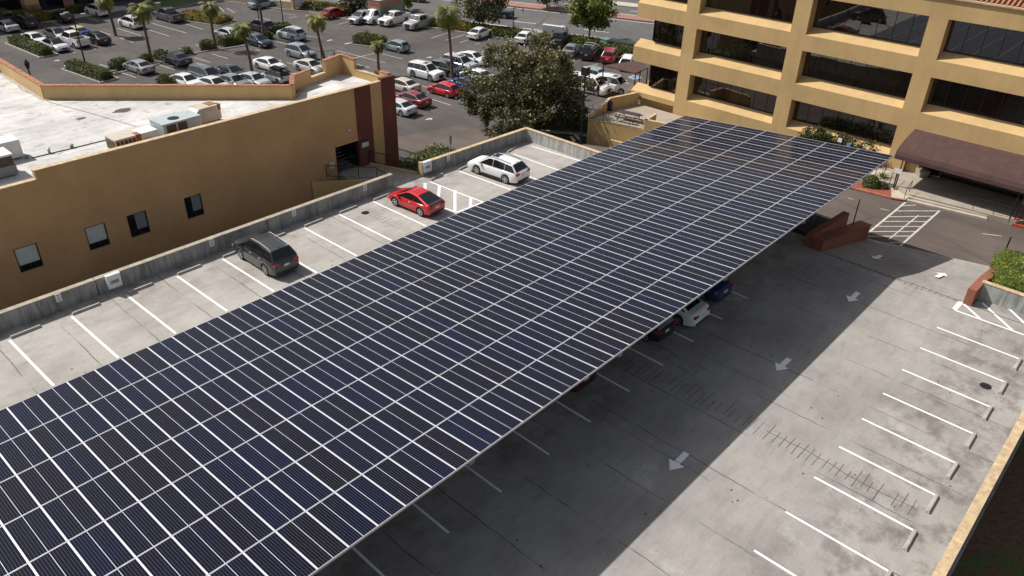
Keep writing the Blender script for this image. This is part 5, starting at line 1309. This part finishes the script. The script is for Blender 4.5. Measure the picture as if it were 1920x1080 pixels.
def palm(bp, cpx, label, fr=2.3, n=28, z=ZL, tr=.17, mat='palm'):
    fr *= .84; p = G(*bp, z); zc_ = zat(*cpx, p); d = ray(*cpx); t = math.hypot(p.x, p.y)/math.hypot(d.x, d.y); top = Vector((d.x*t, d.y*t, zc_))-p
    e = empty('palm_tree', label, 'palm tree', p, 0, 'palms in the lower car park'); m = MB(); prev = Vector((0, 0, -.1)); K = 14
    bend = Vector((rv.uniform(-.2, .2), rv.uniform(-.2, .2), 0))
    for k in range(1, K+1):
        f = k/K; q = Vector((top.x*f, top.y*f, top.z*f))+bend*math.sin(f*math.pi); r0_ = tr*(1.25-.45*(k-1)/K); m.tube(prev, q, r0_*1.05, r0_*.9, n=9, cap=False); prev = q
    m.tube(prev-Vector((0, 0, .9)), prev+Vector((0, 0, .1)), tr*1.1, tr*1.7, n=9)
    m.build('trunk', 'palmbark', e); m = MB()
    for k in range(n):
        a = k*2.399+rv.uniform(-.2, .2); el = 1.25-1.9*(k/n); L = fr*rv.uniform(.85, 1.15); hd = Vector((math.cos(a), math.sin(a), 0)); S = 9
        pos_ = prev.copy(); ang = el; pts = [pos_.copy()]
        for s in range(S): pos_ = pos_+(hd*math.cos(ang)+Vector((0, 0, 1))*math.sin(ang))*(L/S); ang -= .24; pts.append(pos_.copy())
        side = Vector((-hd.y, hd.x, 0)); tn = rv.uniform(.15, 1)*(1 if k < n*.8 else .6)
        for s in range(S):
            for u in (0, .5):
                q = pts[s].lerp(pts[s+1], u); w_ = fr*.30*math.sin(math.pi*min(1, (s+u+1.2)/(S+1)))
                dn = (pts[s+1]-pts[s]).normalized()
                for sg in (-1, 1):
                    m.tint = min(1, max(0, tn+rv.uniform(-.2, .2))); tipv = q+side*sg*w_+dn*w_*.5-Vector((0, 0, w_*rv.uniform(.25, .6)))
                    m.face([q-dn*.05, tipv, q+dn*.07])
            m.face([pts[s]-side*.025, pts[s+1]-side*.02, pts[s+1]+side*.02, pts[s]+side*.025])
    m.build('fronds', mat, e)
palm((217, 67), (196, 0), 'leaning palm at the far left cut by the top edge')
palm((285, 117), (264, 17), 'tall palm with a swollen trunk beside the white SUV', 2.6)
palm((406, 93), (393, 13), 'palm in the hedge row at the third island', 2.2)
palm((474, 146), (453, 54), 'palm nearest the black sedan above the parapet', 2.1)
palm((611, 119), (593, 37), 'palm on the small kerb island beside the double lantern post', 2.3)
palm((711, 141), (709, 84), 'short palm rising behind the raised parapet corner', 1.6)
palm((849, 153), (839, 24), 'tall palm with a large crown left of the big tree', 3.0, 40)
palm((495, 73), (482, -18), 'palm trunk at the top edge behind the navy sedan', 2.0)
# feathery grasses in the shrub island
for px, py, lab in ((690, 80, 'feathery grass clump in the shrub island'), (708, 88, 'feathery grass clump at the end of the shrub island')):
    p = G(px, py, ZL+.1); e = empty('grass_clump', lab, 'plant', p); m = MB()
    for k in range(240):
        a = rv.uniform(0, 6.28); L = rv.uniform(1.0, 2.0); l = rv.uniform(.1, .9); m.tint = rv.random(); s = Vector((-math.sin(a), math.cos(a), 0))*.04; t = Vector((math.cos(a)*l, math.sin(a)*l, L)); m.face([-s, t, s])
    m.build('blades', 'palm', e)

# ------------------------------------------------------------------ lamps, signs, utility items
def lamp(bp, tpx, z, label, kind='lantern', r=.07):
    p = G(*bp, z); zt_ = zat(*tpx, p)-z; e = empty('lamp_post', label, 'lamp post', p)
    MB().tube((0, 0, 0), (0, 0, zt_), r*1.2, r*.8, n=8).build('pole', 'black', e); MB().tube((0, 0, 0), (0, 0, .5), r*2, r*1.4, n=8).build('base', 'black', e)
    if kind == 'box':
        MB().box(-.3, .3, -.3, .3, zt_, zt_+.75).build('lamp_head', 'black', e); MB().box(-.22, .22, -.22, .22, zt_+.2, zt_+.76).build('lens', 'hvacg', e)
        m = MB(); m.tube((0, 0, zt_-1.2), (.9, -.9, zt_-.9), .03, n=6); m.build('arm', 'black', e); q = Vector((.9, -.9, zt_-.9)); m = MB(); m.tube(q, q-Vector((0, 0, .25)), .04, .18, n=8); m.tube(q-Vector((0, 0, .25)), q-Vector((0, 0, .6)), .17, .1, n=8); m.build('lantern', 'black', e)
    elif kind == 'double':
        for s in (-1, 1):
            m = MB(); m.tube((0, 0, zt_-.3), (s*1.1, s*-1.1, zt_-.1), .03, n=6); m.build('arm', 'black', e); q = Vector((s*1.1, -s*1.1, zt_-.1)); m = MB(); m.tube(q, q-Vector((0, 0, .4)), .05, .2, n=8); m.tube(q-Vector((0, 0, .4)), q-Vector((0, 0, .85)), .2, .1, n=8); m.build('lantern', 'steel', e)
    elif kind == 'heads':
        for dx, dy in ((-.9, .5), (-.3, 1.0), (.9, -.9)):
            m = MB(); m.tube((0, 0, zt_), (dx*.8, dy*.8, zt_+.1), .03, n=6); m.build('arm', 'black', e); m = MB(); m.box(dx-.26, dx+.26, dy-.13, dy+.13, zt_+.05, zt_+.14); m.build('lamp_head', 'metal', e)
    elif kind == 'single':
        m = MB(); m.tube((0, 0, zt_-.1), (.9, -1.0, zt_+.05), .03, n=6); m.build('arm', 'black', e); m = MB(); q = Vector((.9, -1.0, zt_+.05)); m.tube(q, q-Vector((0, 0, .3)), .05, .17, n=8); m.tube(q-Vector((0, 0, .3)), q-Vector((0, 0, .65)), .16, .08, n=8); m.build('lantern', 'steel', e)
lamp((1088, 272), (1097, 141), -3.6, 'tall black lamp post beyond the end wall in front of the patio', 'box', .085)
lamp((163, 131), (137, 27), ZL, 'tall black light pole with floodlight heads at the left hedge island', 'heads', .09)
lamp((606, 138), (603, 92), ZL, 'black double lantern post behind the roof corner', 'double')
lamp((533, 57), (527, -30), ZL, 'thin black pole reaching the top edge by the hedge', 'single')
lamp((962, 66), (963, 14), ZL, 'black lantern post on the verge behind the big tree', 'single')
lamp((490, 70), (480, -20), ZL, 'dark pole at the top beside the navy sedan', 'single')
p = Vector((14.1, 65.3, ZR+.6)); 
p = G(55, 136, 6.0); e = empty('roof_lantern', 'small black lantern on a post beyond the roof parapet at the left', 'lantern', (p.x, p.y, 4.5)); zt_ = zat(51, 116, p)-4.5
MB().tube((0, 0, 0), (0, 0, zt_-.5), .05, n=8).build('post', 'black', e); m = MB(); m.tube((0, 0, zt_-.5), (0, 0, zt_-.1), .1, .2, n=6); m.tube((0, 0, zt_-.1), (0, 0, zt_+.2), .22, .03, n=6); m.build('lantern', 'black', e)
# monument sign
A, B_ = G(1017, 72, ZL), G(1055, 76, ZL); zt_ = zat(1017, 45, A); e = empty('monument_sign', 'white wedge-shaped monument sign on the verge behind the big tree', 'sign', A)
m = MB(); m.wall(A, B_, .7, ZL, zt_, None, zt_-.1); part(m, 'slab', 'bright', e); m = MB(); dd = (B_-A).normalized(); m.wall(B_, B_+dd*.5+Vector((.6, .5, 0)), .75, ZL, zt_+.1, None, zt_-.5); part(m, 'end_fin', 'elec', e)
A, B_ = G(552, 19, ZL), G(573, 14, ZL); e = empty('ground_sign', 'pale sign board with a yellow post at the top of the verge', 'sign', A)
m = MB(); m.wall(A, B_, .3, ZL+.4, ZL+2.6); part(m, 'board', 'bright', e); m = MB(); m.wall(A-(B_-A)*.15, A+(B_-A)*.02, .5, ZL, ZL+3.2); part(m, 'end_post', 'ochre', e)
m = MB()
for k in range(4):
    dd = B_-A; m.wall(A+dd*.15+Vector((-.2, -.0, 0)), A+dd*.8+Vector((-.2, 0, 0)), .012, ZL+.8+k*.4, ZL+.95+k*.4)
part(m, 'lettering', 'hvacg', e)
p = G(1135, 91, ZL+.1); e = empty('utility_box', 'pale green utility cabinet in the verge shrubs', 'utility box', p); MB().box(-.6, .6, -.5, .5, 0, 1.35).build('cabinet', 'teal', e); MB().box(-.65, .65, -.55, .55, 1.35, 1.42).build('lid', 'teal', e)
p = G(297, 18, ZL+.1); e = empty('stone_urn', 'pale stone planter on the lawn patch', 'planter', p); MB().tube((0, 0, 0), (0, 0, 1.0), .35, .5, n=10).build('bowl', 'stone', e); MB().tube((0, 0, 1.0), (0, 0, 1.1), .55, n=10).build('rim', 'stone', e)
p = G(845, 282, -4.6); e = empty('sign_post', 'thin brown post with a small plate beyond the parapet', 'pole', p); zt_ = zat(845, 254, p)-p.z; MB().tube((0, 0, 0), (0, 0, zt_), .05, n=6).build('post', 'steel', e); MB().box(-.02, .02, -.14, .14, zt_-.8, zt_).build('plate', 'hvacd', e)
p = G(1138, 183, ZL); e = empty('sign_post', 'thin post with a narrow plate between van and off-roader', 'pole', p); MB().tube((0, 0, 0), (0, 0, 2.3), .04, n=6).build('post', 'steel', e); MB().box(-.02, .02, -.15, .15, 1.6, 2.3).build('plate', 'hvacg', e)
# wheel stops on the drive
for px, py, lab in ((1014+0, 262, 'rough pale kerb block on the drive, nearer the wall'), (1022-0, 258, 'rough pale kerb block on the drive, farther one')):
    p = G(px+60, py, -3.6); e = tag(MB().obox((0, 0), 1.2, .25, 0, .14, 1.0).build('kerb_block', 'kerb'), lab, 'kerb block'); e.location = p
# sign stand before the glass
p = G(1612, 282, ZD+.44); p = Vector((64.9, p.y+1.0, ZD+.44)); p = Vector((64.6, 21.2, ZD+.44)); e = empty('sign_stand', 'black stand with small white and blue notices before the glass', 'sign', p)
MB().tube((0, 0, 0), (0, 0, 2.3), .05, n=8).build('post', 'black', e); MB().box(-.03, .0, -.02, .38, 1.9, 2.25).build('white_notice', 'signw', e); MB().box(-.04, -.01, -.75, -.42, 1.45, 2.05).build('blue_notice', 'blue', e); MB().tube((0, -.6, 1.4), (0, .1, 1.4), .03, n=6).build('arm', 'black', e)
p = Vector((63.5, 16.0, ZD+.42)); e = empty('sign_board', 'small white sign on a black post by the ramp', 'sign', p); MB().tube((0, 0, -.2), (0, 0, 1.3), .05, n=8).build('post', 'black', e); MB().box(-.05, -.03, -.28, .28, 1.1, 1.5).build('board', 'signw', e)
# worker at the open van
def person(px, py, label):
    p = G(px, py, ZL); e = empty('person', label, 'person', p, R(-60))
    vs = [(0, 0, .95), (0, 0, 1.15), (0, 0, 1.4), (0, 0, 1.5), (0, 0, 1.62), (0, .01, 1.74), (0, .19, 1.40), (.05, .25, 1.15), (.2, .22, 1.0), (0, -.19, 1.40), (.08, -.25, 1.15), (.28, -.18, 1.1), (0, .10, .9), (.03, .11, .5), (0, .12, .08), (.14, .12, .04), (0, -.10, .9), (-.05, -.11, .5), (-.08, -.12, .08), (.06, -.12, .04)]
    es = [(0, 1), (1, 2), (2, 3), (3, 4), (4, 5), (2, 6), (6, 7), (7, 8), (2, 9), (9, 10), (10, 11), (0, 12), (12, 13), (13, 14), (14, 15), (0, 16), (16, 17), (17, 18), (18, 19)]
    rad = [.15, .14, .15, .06, .10, .09, .065, .05, .035, .065, .05, .035, .10, .07, .045, .04, .10, .07, .045, .04]
    me = bpy.data.meshes.new('body'); me.from_pydata(vs, es, []); o = bpy.data.objects.new('body', me); C.objects.link(o); o.parent = e
    sk = o.modifiers.new('Skin', 'SKIN'); me.skin_vertices.new() if not me.skin_vertices else None
    for v, r_ in zip(me.skin_vertices[0].data, rad): v.radius = (r_, r_)
    me.skin_vertices[0].data[0].use_root = True; sb = o.modifiers.new('Sub', 'SUBSURF'); sb.levels = 1; sb.render_levels = 1
    me.materials.append(M['bright'])
    m = MB(); m.tube((0, .1, .9), (.02, .11, .1), .125, .08, n=8); m.tube((0, -.1, .9), (-.07, -.12, .1), .125, .08, n=8); m.tube((0, 0, .82), (0, 0, 1.0), .19, .17, n=10); m.build('trousers', 'tyre', e)
    m = MB(); m.tube((-.01, 0, 1.68), (-.01, 0, 1.86), .12, .06, n=8); m.build('hair', 'tyre', e)
person(1087, 186, 'person in a white shirt and dark trousers standing by the open van')
MB_ = MB(); p = G(1096, 180, ZL); 

# ------------------------------------------------------------------ far building at the top left
P0 = G(-20, 22, ZL); P1 = G(240, 10, ZL)
e = empty('far_building', 'dark glass building with ochre columns at the top left corner', 'building', (45, 140, ZL))
m = MB(); m.box(20, 66, 140, 160, ZL, 10); part(m, 'wall', 'mullion', e)
m = MB(); m.box(20.5, 65.5, 139.9, 140.0, ZL+.5, 8); part(m, 'dark_glazing', 'carglass', e)
def fcol(px, py, w_, yy=None):
    p = G(px, py, ZL); a = MB(); a.box(p.x-w_/2, p.x+w_/2, p.y-w_/2, p.y+w_/2, ZL+1.6, 10); part(a, 'column', 'ochre', e); a = MB(); a.box(p.x-w_/2-.04, p.x+w_/2+.04, p.y-w_/2-.04, p.y+w_/2+.04, ZL, ZL+1.6); part(a, 'column_base', 'brick', e)
fcol(62, 27, 2.0); fcol(128, 14, 1.5); fcol(32, 14, 1.2); fcol(4, 12, 1.0)

# ------------------------------------------------------------------ light, sky, camera
sd = Vector((-.34, .77, 1.0)).normalized()
el = math.asin(sd.z); az = math.atan2(sd.x, sd.y)
wd = bpy.data.worlds.new('World'); sc.world = wd; wd.use_nodes = True; nt = wd.node_tree
sky = nt.nodes.new('ShaderNodeTexSky'); sky.sky_type = 'NISHITA'; sky.sun_disc = False; sky.sun_elevation = el; sky.sun_rotation = az; sky.dust_density = 2.0; sky.air_density = 1.0
bg = nt.nodes['Background']; hs = nt.nodes.new('ShaderNodeHueSaturation'); hs.inputs['Saturation'].default_value = .5; nt.links.new(sky.outputs[0], hs.inputs['Color']); nt.links.new(hs.outputs[0], bg.inputs['Color']); bg.inputs['Strength'].default_value = .094
sl = bpy.data.lights.new('sun', 'SUN'); sl.energy = 4.8; sl.angle = R(.55); sl.color = (1.0, .955, .90); so = bpy.data.objects.new('sun', sl); C.objects.link(so); so.rotation_euler = (-sd).to_track_quat('-Z', 'Y').to_euler(); so.location = (0, 60, 80)
cd = bpy.data.cameras.new('camera'); co = bpy.data.objects.new('camera', cd); C.objects.link(co); sc.camera = co
cd.sensor_width = 36; cd.lens = F_/1920*36; cd.clip_end = 2000; cd.clip_start = .1
mt = Matrix((( _R.x, _U.x, -_F.x, 0), (_R.y, _U.y, -_F.y, 0), (_R.z, _U.z, -_F.z, H), (0, 0, 0, 1))); co.matrix_world = mt
sc.view_settings.view_transform = 'Standard'; sc.view_settings.look = 'None'; sc.view_settings.exposure = .12; sc.view_settings.gamma = 1
